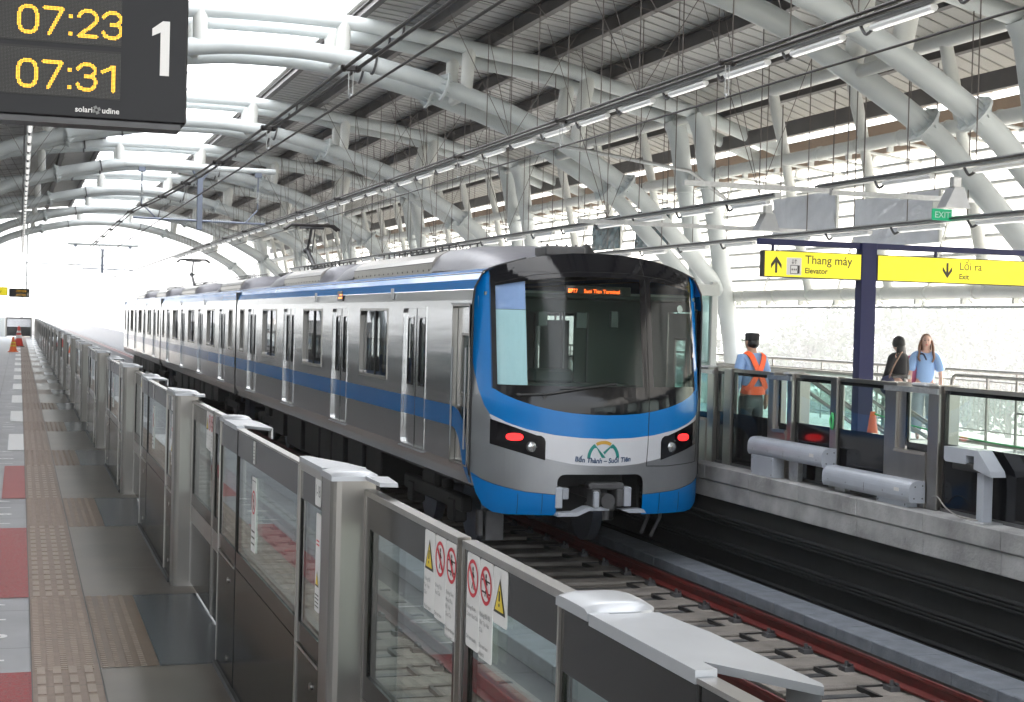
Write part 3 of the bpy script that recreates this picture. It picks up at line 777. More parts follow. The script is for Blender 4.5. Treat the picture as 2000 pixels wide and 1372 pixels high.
def sticker_set(parent, x, y, z1, spec, w, h):
    """a row of small warning placards; y = left edge seen from the platform (greater y = left)"""
    P = MB(); Rr = MB(); K = MB(); Yy = MB(); Gr = MB()
    yy = y
    for (kind, hh, lines) in spec:
        P.prism([(a, c) for a, c in rrect(yy-w, yy-.003, z1-hh, z1, .008, 3)], 0, x-.0015, x)
        c = yy-w/2; r = w*.42; cz = z1-r-.012
        if kind == 'warn':
            tri(K, x-.0022, c, cz-r, 2*r*1.02, .95); tri(Yy, x-.003, c, cz-r*.85, 2*r*.78, .92)
            K.box(x-.0036, x-.0032, c-.004, c+.004, cz-r*.35, cz+r*.15); K.add([(x-.0036, *p) for p in circ(c, cz-r*.55, .004, 8)], [tuple(range(8))])
        else:
            ring(Rr, x-.0025, c, cz, r*.80, r); stickman(K, x-.002, c, cz, r*.8)
            d = r*.62; Rr.quad((x-.003, c+d-.004, cz+d+.004), (x-.003, c+d+.004, cz+d-.004), (x-.003, c-d+.004, cz-d-.004), (x-.003, c-d-.004, cz-d+.004))
            if kind == 'rail':
                for q in (-.35, .25): K.box(x-.0024, x-.0021, c-r*.7, c+r*.7, cz+q*r-.002, cz+q*r+.002)
        if lines: textp(Gr, x-.0022, yy-.008, cz-r-.03, lines, w*.135)
        yy -= w
    P.build('placard', paper, parent); Rr.build('red_mark', redp, parent); K.build('pictogram', blk, parent)
    if Yy.v: Yy.build('yellow_mark', yelp, parent)
    if Gr.v: Gr.build('placard_text', greyp, parent)
fixed = make_fixed()
GLAB = 'glass platform gate section with steel post and white cap, %s from camera'
NG = 21
gates = []
for i in range(NG):
    o = fixed if i == 0 else copy_tree(fixed)
    o.location = (GX, G0+PER*(i-1)+(.12 if i == 0 else 0), 0); o['label'] = GLAB % ORD[i]; gates.append(o)
# placards: unique to a few gates
def gate_sticks(o, i):
    y0 = o.location.y
    x = GX-.0005
    s = thing('x', 'x', 'x'); bpy.data.objects.remove(s)
    P = MB(); K = MB(); Rr = MB(); Yy = MB()
    # number plate next to the post
    P.prism(rrect(y0+.185, y0+.275, 1.055, 1.150, .01, 3), 0, x+.001, x+.0035)
    text_mb(K, '1-%d' % (19-i), .052, lambda a, b_: (x+.0005, y0+.268-a*.85, 1.085+b_))
    # tall narrow placard under it
    P.prism(rrect(y0+.19, y0+.265, .72, 1.03, .008, 3), 0, x+.0045, x+.0065)
    tri(K, x+.0035, y0+.2275, .80, .058, 1); tri(Yy, x+.003, y0+.2275, .806, .042, 1)
    for q in range(4): K.box(x+.0034, x+.0038, y0+.20, y0+.255, .735+q*.012, .739+q*.012)
    for q in range(2): Rr.box(x+.0034, x+.0038, y0+.205, y0+.25, .93+q*.012, .935+q*.012)
    # no leaning placard on the wide pane
    c = y0+1.62
    P.prism(rrect(c-.055, c+.055, .70, 1.0, .004, 2), 0, x+.0045, x+.0065)
    ring(Rr, x+.0035, c, .90, .040, .048); stickman(K, x+.0036, c, .90, .04)
    Rr.quad((x+.003, c+.03, .934), (x+.003, c+.035, .929), (x+.003, c-.03, .866), (x+.003, c-.035, .871))
    for q in range(3): K.box(x+.0034, x+.0038, c-.04, c+.04, .73+q*.025, .737+q*.025)
    K.box(x+.0034, x+.0038, c-.048, c+.048, .985, .9875)
    P.prism(rrect(c-.02, c+.02, 1.055, 1.145, .003, 2), 0, x+.001, x+.0035)
    for q in range(5): K.box(x+.0003, x+.0006, c-.012, c+.012, 1.07+q*.013, 1.074+q*.013)
    P.build('placard', paper, o); K.build('pictogram', blk, o); Rr.build('red_mark', redp, o); Yy.build('yellow_mark', yelp, o)
for i in range(1, 6): gate_sticks(gates[i], i)
LX = 1.015
def make_leaf():
    # local y 0..1.01 ; a leaf leans on the track side of the fixed part
    t = thing('sliding_gate_leaf', 'x', 'gate leaf', (LX, 0, 0), 'sliding gate leaves')
    X = LX; W = 1.035
    m = MB(); m.box(X-.004, X+.030, 0, W, GT-.055, GT-.038); m.build('top_rail', steel, t)
    m = MB(); m.box(X, X+.024, .012, W-.012, GT-.15, GT-.056); m.box(X, X+.024, .012, W-.012, .50, .575); m.box(X, X+.024, .012, .035, .575, GT-.15); m.box(X, X+.024, W-.06, W-.012, .575, GT-.15); m.build('glass_border', darkpan, t)
    MB().box(X+.006, X+.016, .035, W-.06, .575, GT-.15).build('glass_pane', gateg, t)
    m = MB(); m.box(X-.001, X+.025, .0, W, .40, .499); m.build('mid_rail', steel, t)
    MB().box(X+.003, X+.025, .012, W-.012, .03, .40).build('lower_panel', darkpan, t)
    m = MB(); m.box(X-.004, X+.03, W-.012, W, .03, GT-.038); m.box(X-.002, X+.028, 0, .012, .03, GT-.038); build_each(m, 'edge_trim', steel, t)
    return t
leaf = make_leaf(); leaves = []
for i in range(NG):
    for j in (0, 1):
        o = leaf if (i == 0 and j == 0) else copy_tree(leaf)
        y = G0+PER*(i-1)-2.13
        if j == 0: o.location = (LX, y+.02, 0)
        else: o.location = (LX, y+.02+1.075, 0)
        o['label'] = 'closed glass sliding leaf, %s leaf of the %s gate opening' % (('nearer', 'farther')[j], ORD[i]); leaves.append(o)
sp6 = [('warn', .205, ['Không Để', 'Tay Trên', 'Cửa', '', 'Watch your', 'hands']), ('man', .21, ['Không Tựa', 'Vào Cửa', '', '', 'Do not lean', 'on door']), ('rail', .235, ['Không Ném', 'Hoặc Đưa', 'Đồ Vật', 'Qua Cửa', '', 'Do not throw', 'items over'])]
sticker_set(leaves[3], LX-.0005, G0-.10-.62, GT-.058, sp6, .105, .2)
sp7 = [('man', .22, ['Không Được', 'Chạm Vào Cửa', '', '', 'Do not touch']), ('rail', .225, ['Không Để Đồ', 'Vật Tựa Vào', 'Cửa', '', 'Do not lean', 'objects']), ('warn', .125, [])]
sticker_set(leaves[2], LX-.0005, G0-2.13+1.035-.02, GT-.058, sp7, .105, .2)
sticker_set(leaves[5], LX-.0005, G0+PER-.10-.62, GT-.058, sp6, .105, .2)
sticker_set(leaves[7], LX-.0005, G0+2*PER-.10-.62, GT-.058, sp6, .105, .2)

# ------------------------------------------------------------------ platform gates (right), seen from the track
QX = 8.2
def right_gate(y0, n, labs, k=1.0):
    # y0 near end, k = length factor
    t = thing('platform_gate', labs, 'platform gate', (QX, y0, 0), 'gates of the right platform')
    X = QX; q = lambda v: y0+v*k
    def post(a, c, d=.10, z=1.17): MB().bbox(X-.03, X+d, a, c, .0, z, .008).build('post', steel, t)
    post(q(0), q(.18), .2); post(q(.725), q(.94), .14)
    m = MB(); m.box(X-.05, X+.30, q(.18), q(.93), 1.11, 1.135); m.box(X-.052, X-.03, q(0), q(.93), 1.085, 1.135); m.build('hood', galv, t)
    m = MB(); m.bbox(X+.04, X+.2, q(.35), q(.6), 1.137, 1.175, .015); m.build('sensor_cover', alu, t)
    m = MB(); m.box(X, X+.02, q(.18), q(.2), .56, 1.09); m.box(X, X+.02, q(.565), q(.6), .56, 1.09); m.box(X, X+.02, q(.2), q(.565), .52, .60); m.build('glass_border', blackg, t)
    MB().box(X+.006, X+.014, q(.2), q(.565), .60, 1.09).build('glass_pane', gateg, t)
    m = MB(); m.box(X, X+.02, q(.6), q(.725), .5, 1.09); m.box(X-.045, X+.05, q(.18), q(.72), .0, .50); m.prism([(X-.06, .50), (X+.05, .50), (X+.05, .53), (X-.045, .53)], 1, q(.18), q(.72)); m.build('motor_box', steel, t)
    return t
def right_leaf(y0, y1, lab):
    t = thing('sliding_gate_leaf', lab, 'gate leaf', (QX, y0, 0), 'leaves of the right platform gates')
    X = QX+.02
    MB().box(X, X+.03, y0, y1, .03, .63).build('lower_panel', blackg, t)
    MB().box(X+.008, X+.018, y0+.01, y1-.01, .63, 1.09).build('glass_pane', gateg, t)
    m = MB(); m.box(X, X+.03, y0, y1, 1.09, 1.125); m.box(X-.004, X+.034, y0, y0+.025, .03, 1.09); m.box(X-.004, X+.034, y1-.025, y1, .03, 1.09); m.build('edge_trim', blackg, t)
    MB().box(X-.01, X+.045, y0, y1, 1.126, 1.165).build('top_rail', steel, t)
    MB().box(X-.02, X+.06, y0, y1, .0, .029).build('base_rail', darkl, t)
    return t
rg = [12.39, 12.39+PER*1.0-1.86]
for k, y in enumerate((7.6, 12.39, 17.26, 22.13, 27.0)):
    right_gate(y, k, 'steel gate post with small pane on the right platform, %s' % ('beyond the sensor post', 'beside the long low box', 'behind the train nose', 'farther behind the train', 'farthest behind the train')[k])
t = right_gate(15.25, 9, 'steel gate post with narrow glass pane beside the guard', .6)
pl = [(13.34, 14.30, 'glass gate leaf in front of the blue sign post'), (14.44, 15.24, 'glass gate leaf with red lamp reflection left of the blue post'), (15.82, 16.80, 'glass gate leaf in front of the guard'), (17.03, 17.24, 'narrow glass gate leaf just right of the train nose'),
      (8.6, 10.45, 'dark gate leaf at the right frame edge'), (10.5, 12.37, 'large dark gate leaf behind the scanner post')]
for a, c, l in pl: right_leaf(a, c, l)
for a, c, l in ((16.82, 17.02, 'steel post between gate leaves beside the train nose'), (14.30, 14.44, 'twin steel post with green tape hung on it')):
    tag(recalc(MB().bbox(QX-.01, QX+.09, a, c, 0, 1.17, .01).build('gate_post', steel, None, loc=(QX, a, 0))), l, 'gate post', 'posts of the right gates')
tag(MB().tube(smooth_curve([(QX-.02, 14.36, .98-.2), (QX-.03, 14.33, .72), (QX-.02, 14.36, .62), (QX-.025, 14.4, .7), (QX-.02, 14.37, .79)], 4), .012, 6).build('tape_loop', rope), 'loop of green tape hanging on a gate post', 'tape')

# equipment on the coping
def enclosure(y0, y1, z0, z1, lab, feet):
    t = thing('equipment_box', lab, 'equipment box', (8.06, y0, z0), 'grey equipment boxes on the platform edge')
    x0, x1 = 7.99, 8.155; h = z1-z0
    prof = [(x0+.02, z0), (x1, z0), (x1, z1), (x0+.075, z1), (x0+.055, z1-.004), (x0+.038, z1-.013), (x0+.022, z1-.028), (x0+.010, z1-.048), (x0+.003, z1-.07), (x0, z1-.095), (x0, z0+.05), (x0+.006, z0+.025)]
    MB().prism(prof, 1, y0+.006, y1-.006).build('housing', enc, t)
    m = MB(); m.prism([(a+(.004 if a > x0+.05 else -.004), c+(.004 if c > z0+.1 else -.004)) for a, c in prof], 1, y0, y0+.006); m.prism([(a+(.004 if a > x0+.05 else -.004), c+(.004 if c > z0+.1 else -.004)) for a, c in prof], 1, y1-.006, y1); m.build('end_plate', enc, t)
    sc_ = MB()
    for yy in (y0-.003, y1+.003):
        for xx, zz in ((x0+.05, z0+.04), (x1-.025, z0+.04), (x0+.06, z1-.05), (x1-.025, z1-.04)): sc_.tube([(xx, yy-.004, zz), (xx, yy+.004, zz)], .007, 8)
    for q in range(5):
        yy = y0+.12+(y1-y0-.24)*q/4; sc_.tube([(x0-.003, yy, z0+.07), (x0+.003, yy, z0+.07)], .006, 8)
    build_each(sc_, 'screw', darkl, t, 3)
    MB().box(x0-.0015, x0+.001, (y0+y1)/2-.002, (y0+y1)/2+.002, z0+.03, z1-.09).build('cover_joint', darkl, t)
    MB().box(x0-.002, x0+.0, y0+.18, y0+.27, z0+.09, z0+.125).build('label_plate', paper, t)
    for (a, c, za, xx) in feet:
        m = MB(); m.bbox(xx, x1-.01, a, c, za, z0-.002, .004); m.build('foot', enc if c-a > .4 else galv, t)
        if c-a > .4:
            s = MB()
            for yy in (a+.03, c-.03):
                for zz in (za+.03, z0-.035): s.tube([(xx-.004, yy, zz), (xx+.002, yy, zz)], .006, 8)
            s.build('screw', darkl, t)
    return t
enclosure(14.22, 15.93, .225, .42, 'long grey equipment box raised on a square foot beside the train nose', [(15.33, 15.86, .0, 8.0), (14.9, 15.1, 0, 8.08)])
enclosure(12.56, 14.20, .055, .255, 'long grey equipment box lying low on the platform edge', [(12.66, 13.2, .0, 8.03), (13.9, 14.1, .0, 8.08)])
t = thing('scanner_post', 'grey sensor head on a slim post at the right platform edge', 'sensor', (8.1, 11.54, 0))
MB().bbox(8.05, 8.15, 11.49, 11.59, .0, .46, .006).build('post', enc, t)
MB().bbox(8.0, 8.2, 11.40, 11.70, .0, .012, .003).build('base_plate', galv, t)
m = MB(); m.prism([(11.74, .50), (12.03, .50), (12.06, .52), (12.06, .635), (11.55, .635), (11.36, .47), (11.34, .42), (11.46, .44), (11.60, .47), (11.60, .58), (11.72, .58), (11.72, .51)], 0, 8.02, 8.17); m.build('head_cover', enc, t)
m = MB(); m.bbox(8.03, 8.16, 11.5, 11.95, .44, .51, .01); m.build('sensor', blackm, t)
tag(MB().tube(smooth_curve([(8.12, 12.42, .06), (8.1, 12.36, .13), (8.09, 12.25, .15), (8.08, 12.1, .07), (8.07, 11.9, .02), (8.06, 11.7, .015), (8.05, 11.55, .02)], 4), .006, 6).build('cable', steel), 'thin pale cable looping to the sensor post', 'cable')
# right platform fittings
b = MB()
for k in range(24): b.tube([(14.55, 12+k*2.0, 0), (14.55, 12+k*2.0, 1.08)], .022, 8)
for z, r in ((1.08, .03), (.92, .014), (.14, .014)): b.tube([(14.55, 10, z), (14.55, 60, z)], r, 8)
for k in range(330): b.tube([(14.55, 12+k*.14, .14), (14.55, 12+k*.14, .92)], .006, 4, False)
tag(b.build('railing', steel), 'steel railing along the outer edge of the right platform', 'railing')
def loop_rail(x, y0, y1, z0, z1, lab, x2=None):
    m = MB(); r = .12; P = []
    for cy, cz, a0 in ((y1-r, z1-r, 0), (y0+r, z1-r, 90), (y0+r, z0+r, 180), (y1-r, z0+r, 270)):
        for k in range(6): a = R(a0+90*k/5); P.append((x, cy+r*math.cos(a), cz+r*math.sin(a)))
    P.append(P[0]); m.tube(P, .028, 8, False)
    for yy in (y0+(y1-y0)*.36, y0+(y1-y0)*.64): m.tube([(x, yy, 0), (x, yy, z1)], .022, 8); 
    m.tube([(x, y0, (z0+z1)*.5), (x, y0+(y1-y0)*.36, (z0+z1)*.5)], .018, 8)
    return tag(m.build('handrail', steel), lab, 'handrail', 'handrail loops')
loop_rail(13.0, 17.0, 19.4, .12, 1.06, 'rounded stainless handrail loop at the right frame edge')
loop_rail(13.0, 12.4, 16.6, .12, 1.06, 'rounded stainless handrail loop beyond the right frame edge')
m = MB(); m.tube([(12.6, 19.9, 1.0), (12.6, 20.9, 1.0)], .03, 8)
for yy in (20.0, 20.6): m.tube([(12.6, yy, 0), (12.6, yy, 1.0)], .03, 10)
m.tube([(12.6, 20.0, .62), (12.6, 20.6, .62)], .022, 8)
tag(m.build('handrail', steel), 'short stainless handrail at the stair head beside the girl', 'handrail', 'handrail loops')
t = thing('escalator', 'escalator balustrades with steel handrails behind the blue sign post', 'escalator', (12, 24, 0))
for xx in (11.55, 12.45):
    m = MB(); m.prism([(19.6, .5), (21.2, .95), (28, .95), (28, .08), (19.6, -.6)], 0, xx, xx+.015); m.build('balustrade_glass', escg, t)
    m = MB(); m.tube([(xx, 18.6, .2), (xx, 21.2, .97), (xx, 28, .97)], .04, 8); m.tube([(xx, 18.6, .0), (xx, 21.0, .7)], .03, 8); m.build('handrail', steel, t)
t = thing('lift_shaft', 'glazed lift shaft with pale frame behind the train nose', 'lift', (10.6, 25.2, 0))
m = MB()
for (x, y) in ((9.9, 24.1), (11.36, 24.1), (9.9, 26.4), (11.36, 26.4)): m.bbox(x-.06, x+.06, y-.06, y+.06, 0, 2.45, .01)
m.bbox(9.82, 11.44, 24.02, 26.5, 2.2, 2.4, .01); m.build('frame', ribw, t)
m = MB(); m.box(9.96, 11.3, 24.09, 24.1, .0, 2.2); m.box(11.355, 11.365, 24.16, 26.34, 0, 2.2); m.build('shaft_glass', escg, t)
for i, (y0, y1, z0, z1, mm, l) in enumerate(((24.0, 26.35, 3.35, 4.12, film, 'pale sheet wrapped in plastic, above the elevator sign'), (20.8, 23.35, 3.08, 3.9, film, 'pale plastic wrapped panel just left of the exit sign'), (34.2, 36.0, 3.5, 4.3, filmd, 'dark plastic wrapped panel just above the train nose, left one'), (31.3, 33.2, 3.45, 4.3, filmd, 'dark glossy wrapped panel just above the train nose, right one'))):
    t = thing('wrapped_panel', l, 'wrapped panel', (13.6, (y0+y1)/2, z0), 'wrapped panels')
    m = MB(); nx, nz = 18, 10; random.seed(i+5)
    vs = [(13.6+.012*math.sin(a*.9+c*1.3)+random.uniform(-.004, .004), y0+(y1-y0)*a/nx, z0+(z1-z0)*c/nz) for c in range(nz+1) for a in range(nx+1)]
    fs = [(c*(nx+1)+a, c*(nx+1)+a+1, (c+1)*(nx+1)+a+1, (c+1)*(nx+1)+a) for c in range(nz) for a in range(nx)]
    m.add(vs, fs, True); m.build('film', mm, t)
    m = MB(); m.box(13.63, 13.68, y0, y1, z0, z1); m.build('board', ribw, t)
    m = MB()
    for yy in (y0+.2, y1-.2): m.tube([(13.65, yy, z1), (13.65, yy, 5.9)], .012, 5)
    m.build('hanger', wireb, t)

# ------------------------------------------------------------------ signs
def planeXZ(y, x0, z0): return lambda a, b_: (x0+a, y, z0+b_)
SY = 17.5
t = thing('sign_frame', 'navy blue sign post and cross beam carrying two yellow signs', 'sign post', (10.45, SY, 0))
m = MB(); m.bbox(10.33, 10.55, SY+.0, SY+.16, 0, 2.80, .006); m.build('post', navy, t)
m = MB(); m.box(8.88, 10.328, SY+.04, SY+.12, 2.725, 2.80); m.box(10.552, 14.2, SY+.04, SY+.12, 2.725, 2.80); m.build('beam', navy, t)
m = MB()
for x in (9.07, 11.45, 13.2): m.box(x, x+.03, SY+.06, SY+.09, 2.655, 2.724)
m.build('hanger', navy, t)
def sign(x0, x1, z0, z1, lab):
    t = thing('direction_sign', lab, 'sign', (x0, SY, z0), 'yellow direction signs')
    m = MB(); m.box(x0, x1, SY, SY+.12, z0, z1); m.build('sign_case', blk, t)
    MB().box(x0+.012, x1-.012, SY-.004, SY+.0, z0+.012, z1-.012).build('face', yellow, t)
    return t
FY = SY-.006
def arrow(m, cx, cz, s, up=1):
    w_ = .028*s/.2
    m.quad((cx-w_*.55, FY, cz-up*s*.5), (cx+w_*.55, FY, cz-up*s*.5), (cx+w_*.55, FY, cz+up*s*.42), (cx-w_*.55, FY, cz+up*s*.42))
    for sg in (-1, 1):
        A = (cx, cz+up*s*.5); B = (cx+sg*s*.36, cz+up*s*.02)
        m.quad((A[0], FY-.0004, A[1]), (B[0], FY-.0004, B[1]), (B[0], FY-.0004, B[1]-up*w_*2.0), (A[0], FY-.0004, A[1]-up*w_*1.9))
s1 = sign(8.93, 10.325, 2.315, 2.655, 'yellow sign with up arrow, lift symbol and the words Thang máy, Elevator')
m = MB(); arrow(m, 9.10, 2.475, .21, 1); text_mb(m, 'Thang máy', .155, planeXZ(FY, 9.505, 2.50), offset=.001); text_mb(m, 'Elevator', .098, planeXZ(FY, 9.505, 2.38), offset=.002)
m.box(9.32, 9.43, FY-.003, FY-.0025, 2.37, 2.474); m.build('lettering', blk, s1)
m = MB(); m.box(9.245, 9.455, SY-.008, SY-.0065, 2.35, 2.57); m.build('symbol_ground', paper, s1)
m = MB(); m.box(9.297, 9.403, FY-.004, FY-.0034, 2.365, 2.476); m.build('lift_symbol', blk, s1)
m = MB(); m.box(9.304, 9.396, FY-.006, FY-.0045, 2.372, 2.469); m.build('symbol_inner', paper, s1)
m = MB()
for q in (0, 1, 2): m.add([(9.322+q*.028+.009*math.cos(a*.63), FY-.0075, 2.42+.014*math.sin(a*.63)) for a in range(10)], [tuple(range(10))])
for cx, up in ((9.33, -1), (9.37, 1)):
    m.box(cx-.003, cx+.003, FY-.0075, FY-.006, 2.49, 2.55)
    for sg in (-1, 1): m.quad((cx, FY-.0076, 2.52+up*.03), (cx+sg*.017, FY-.0076, 2.52+up*.010), (cx+sg*.017, FY-.0076, 2.52+up*.004), (cx, FY-.0076, 2.52+up*.022))
m.build('lift_symbol', blk, s1)
s2 = sign(10.42+.135, 14.2, 2.315, 2.655, 'yellow sign with down arrow and the words Lối ra, Exit')
m = MB(); arrow(m, 11.60, 2.485, .20, -1); text_mb(m, 'Lối ra', .145, planeXZ(FY, 11.78, 2.50)); text_mb(m, 'Exit', .098, planeXZ(FY, 11.78, 2.38), offset=.002); m.build('lettering', blk, s2)
ey = 19.0
t = thing('exit_sign', 'small green EXIT sign under the light track on the right', 'exit sign', (12.48, ey, 3.35))
MB().box(12.33, 12.64, ey, ey+.03, 3.27, 3.43).build('sign_body', green, t)
m = MB(); text_mb(m, 'EXIT', .125, planeXZ(ey-.003, 12.36, 3.305), offset=.001); m.build('lettering', paper, t)
MB().box(12.33, 12.64, ey, ey+.02, 3.435, 3.53).build('bracket', ribw, t)
# departure board
DIG = {'0': [[(0, .28), (.12, .09), (.35, 0), (.65, 0), (.88, .09), (1, .28), (1, .72), (.88, .91), (.65, 1), (.35, 1), (.12, .91), (0, .72), (0, .28)]], '7': [[(0, 0), (1, 0), (.3, 1)]],
       '2': [[(0, .22), (.12, .07), (.35, 0), (.65, 0), (.88, .07), (1, .22), (1, .36), (.85, .52), (0, 1), (1, 1)]], '3': [[(0, .2), (.12, .07), (.35, 0), (.65, 0), (.88, .07), (.97, .2), (.95, .34), (.75, .46), (.42, .46)], [(.75, .46), (.95, .57), (1, .72), (.9, .9), (.65, 1), (.35, 1), (.1, .93), (0, .8)]],
       '1': [[(0, .25), (1, 0.02), (1, 1)]]}
def segd(p, a, c):
    ax, ay = a; bx, by = c; dx, dy = bx-ax, by-ay; L = dx*dx+dy*dy
    t_ = 0 if L == 0 else max(0, min(1, ((p[0]-ax)*dx+(p[1]-ay)*dy)/L)); return math.hypot(p[0]-ax-t_*dx, p[1]-ay-t_*dy)
def led_rows(parent, y, xr, rows, s, x0):
    """rows: list of (ztop, text); dot pitch s; text right aligned at xr"""
    on = MB(); off = MB()
    for zt, h, txt in rows:
        ny = int(round(h/s)); nx = int(round((xr-x0)/s)); lit = set(); gh = 20; st0 = nx-75
        for ch, c0, g_w in zip(txt, (0, 18, 36, 43, 61), (14, 14, 3, 14, 9 if txt[-1] == '1' else 14)):
            cx = st0+c0
            if ch == ':':
                for oy in (9+5, 9+18):
                    for q in range(3):
                        for r_ in range(3): lit.add((cx+q, oy-1+r_))
                continue
            for i in range(cx-2, cx+g_w+2):
                for j in range(5, ny-1):
                    p = (i-cx, j-9)
                    for line in DIG[ch]:
                        L = [(a*(g_w-1), c*(gh-1)) for a, c in line]
                        if any(segd(p, a, c) < 1.35 for a, c in zip(L, L[1:])): lit.add((i, j))
        for i in range(nx):
            for j in range(ny):
                px, pz = x0+(i+.5)*s, zt-(j+.5)*s
                M_, r_ = (on, s*.40) if (i, j) in lit else (off, s*.18)
                n = 6 if M_ is on else 4
                M_.add([(px+r_*math.cos(2*math.pi*k/n+.4), y, pz+r_*math.sin(2*math.pi*k/n+.4)) for k in range(n)], [tuple(range(n))])
    off.build('unlit_dots', ledoff, parent); on.build('lit_digits', amber, parent)
BY = 5.8
t = thing('departure_board', 'black departure board showing 07:23 and 07:31 above platform 1, close to the camera', 'departure board', (0, BY, 2.34), 'departure boards')
MB().bbox(-.85, .575, BY, BY+.16, 2.352, 3.05, .006).build('case', pm('board_case', (.009, .009, .011), .45, spec=.3), t)
MB().box(-.84, .555, BY+.01, BY+.15, 2.33, 2.351).build('bottom_trim', darkl, t)
MB().box(-.80, .335, BY-.002, BY-.0002, 2.425, 2.60).build('screen', pm('screen_dark', (.022, .021, .020), .45, spec=.3), t)
MB().box(-.80, .335, BY-.002, BY-.0002, 2.617, 2.79).build('screen', MATS['screen_dark'], t)
led_rows(t, BY-.0035, .335, [(2.785, .165, '07:23'), (2.592, .165, '07:31')], .0048, -.22)
m = MB(); m.add([(a_, BY-.003, c_) for a_, c_ in ((.475, 2.525), (.508, 2.525), (.508, 2.725), (.483, 2.725), (.445, 2.695), (.445, 2.668), (.475, 2.683))], [tuple(range(7))]); m.build('platform_number', paper, t)
m = MB(); text_mb(m, 'solari', .028, planeXZ(BY-.003, .178, 2.374), offset=.0005); text_mb(m, 'udine', .028, planeXZ(BY-.003, .272, 2.374), offset=.0005)
m.build('maker_name', paper, t)
m = MB()
for a in range(4):
    th = math.pi/2*a+.3; c_, s_ = math.cos(th), math.sin(th); q = lambda u, v: (.253+(u*c_-v*s_), BY-.003, 2.384+(u*s_+v*c_))
    m.quad(q(.005, -.006), q(.016, -.004), q(.014, .008), q(.004, .006))
m.build('maker_mark', MATS['print_grey'], t)
for x in (-.5, .3): MB().tube([(x, BY+.08, 3.05), (x, BY+.08, 7.2)], .03, 10).build('hanger_pole', rib, t)
FYD = 88.0
t = thing('departure_board', 'distant small black departure board hung over the far platform', 'departure board', (0, FYD, 2.35), 'departure boards')
MB().bbox(-.55, .52, FYD, FYD+.16, 2.36, 2.82, .006).build('case', MATS['board_case'], t)
led_rows(t, FYD-.02, .33, [(2.78, .16, '07:23'), (2.57, .16, '07:31')], .0066, -.2)
m = MB(); text_mb(m, '1', .25, planeXZ(FYD-.02, .38, 2.45), offset=.006); m.build('platform_number', paper, t)
MB().tube([(.35, FYD+.08, 2.82), (.35, FYD+.08, 7)], .035, 8).build('hanger_pole', rib, t)
t = thing('direction_sign', 'distant yellow sign left of the far departure board', 'sign', (-1.5, FYD, 2.45))
MB().box(-2.6, -.62, FYD, FYD+.12, 2.42, 2.88).build('sign_case', blk, t); MB().box(-2.59, -.63, FYD-.01, FYD-.001, 2.43, 2.87).build('face', yellow, t)
m = MB(); text_mb(m, 'Thang máy', .2, planeXZ(FYD-.02, -1.8, 2.6)); m.build('lettering', blk, t)

t = thing('side_wall', 'unseen grey panelled wall added along the left platform to darken gate reflections', 'wall', (-5.85, 40, 0))  # out of view, added to dim what the left gates reflect
m = MB(); m.box(-5.95, -5.85, -6, YEND+1, 0, 1.5); m.build('added_wall_panel', pm('wall_grey', (.45, .445, .44), .5, noise=.1, nscale=1), t)
m = MB()
for k in range(36): m.box(-5.849, -5.80, -5+k*3.0, -4.9+k*3.0, 0, 1.55)
m.build('added_wall_post', posts, t)
# end of the left platform, cones
t = thing('end_gate', 'black and white end gate closing the left platform far away', 'gate', (.1, 99, 0))
m = MB(); m.box(-.70, .68, 99, 99.04, .62, 1.12); m.build('upper_panel', white, t)
m = MB(); m.box(-.70, .68, 98.99, 99.03, .05, .62); m.box(-.70, .68, 98.98, 99.04, 1.12, 1.2); m.build('lower_panel', blackg, t)
m = MB(); m.box(-.8, -.70, 98.97, 99.07, 0, 1.2); m.box(.68, .76, 98.97, 99.07, 0, 1.2); m.build('post', steel, t)
b = MB(); b.box(-5.9, -.82, 99, 99.12, 0, 1.15); tag(b.build('end_wall', rib), 'pale low wall at the far end of the left platform', 'wall')
def cone(x, y, h, r, m1, lab, bands, z=0):
    t = thing('traffic_cone', lab, 'cone', (x, y, z), 'traffic cones')
    MB().bbox(x-r*1.35, x+r*1.35, y-r*1.35, y+r*1.35, z, z+.03, .01).build('base', rubber if m1 is conem else m1, t)
    c = MB(); c.lathe((x, y, z), [(r, .03), (r*.28, h*.93), (r*.2, h), (0, h)]); c.build('cone_body', m1, t)
    bb = MB()
    for a, c_ in bands:
        ra = r+(r*.28-r)*(a-.03)/(.9*h)+.006; rb = r+(r*.28-r)*(c_-.03)/(.9*h)+.006; bb.lathe((x, y, z), [(ra, a), (rb, c_)])
    bb.build('reflective_band', whitefl if m1 is conem else yelp, t)
cone(0.0, 73, .92, .2, conem, 'taller red and white cone far down the left platform', [(.38, .52), (.62, .72)])
cone(-.2, 63.5, .60, .15, coneo, 'shorter orange and yellow cone in front of the taller cone', [(.22, .28), (.34, .39)])
cone(9.35, 15.5, .74, .13, coneo, 'orange cone with green tape on the right platform', [(.3, .45)])
tag(MB().tube(smooth_curve([(9.35, 15.5, .72), (9.5, 14.9, .62), (9.4, 13.6, .57), (9.3, 12.0, .56), (9.25, 10.4, .58)], 5), .01, 5).build('barrier_tape', rope), 'green tape strung from the orange cone to the right', 'tape')

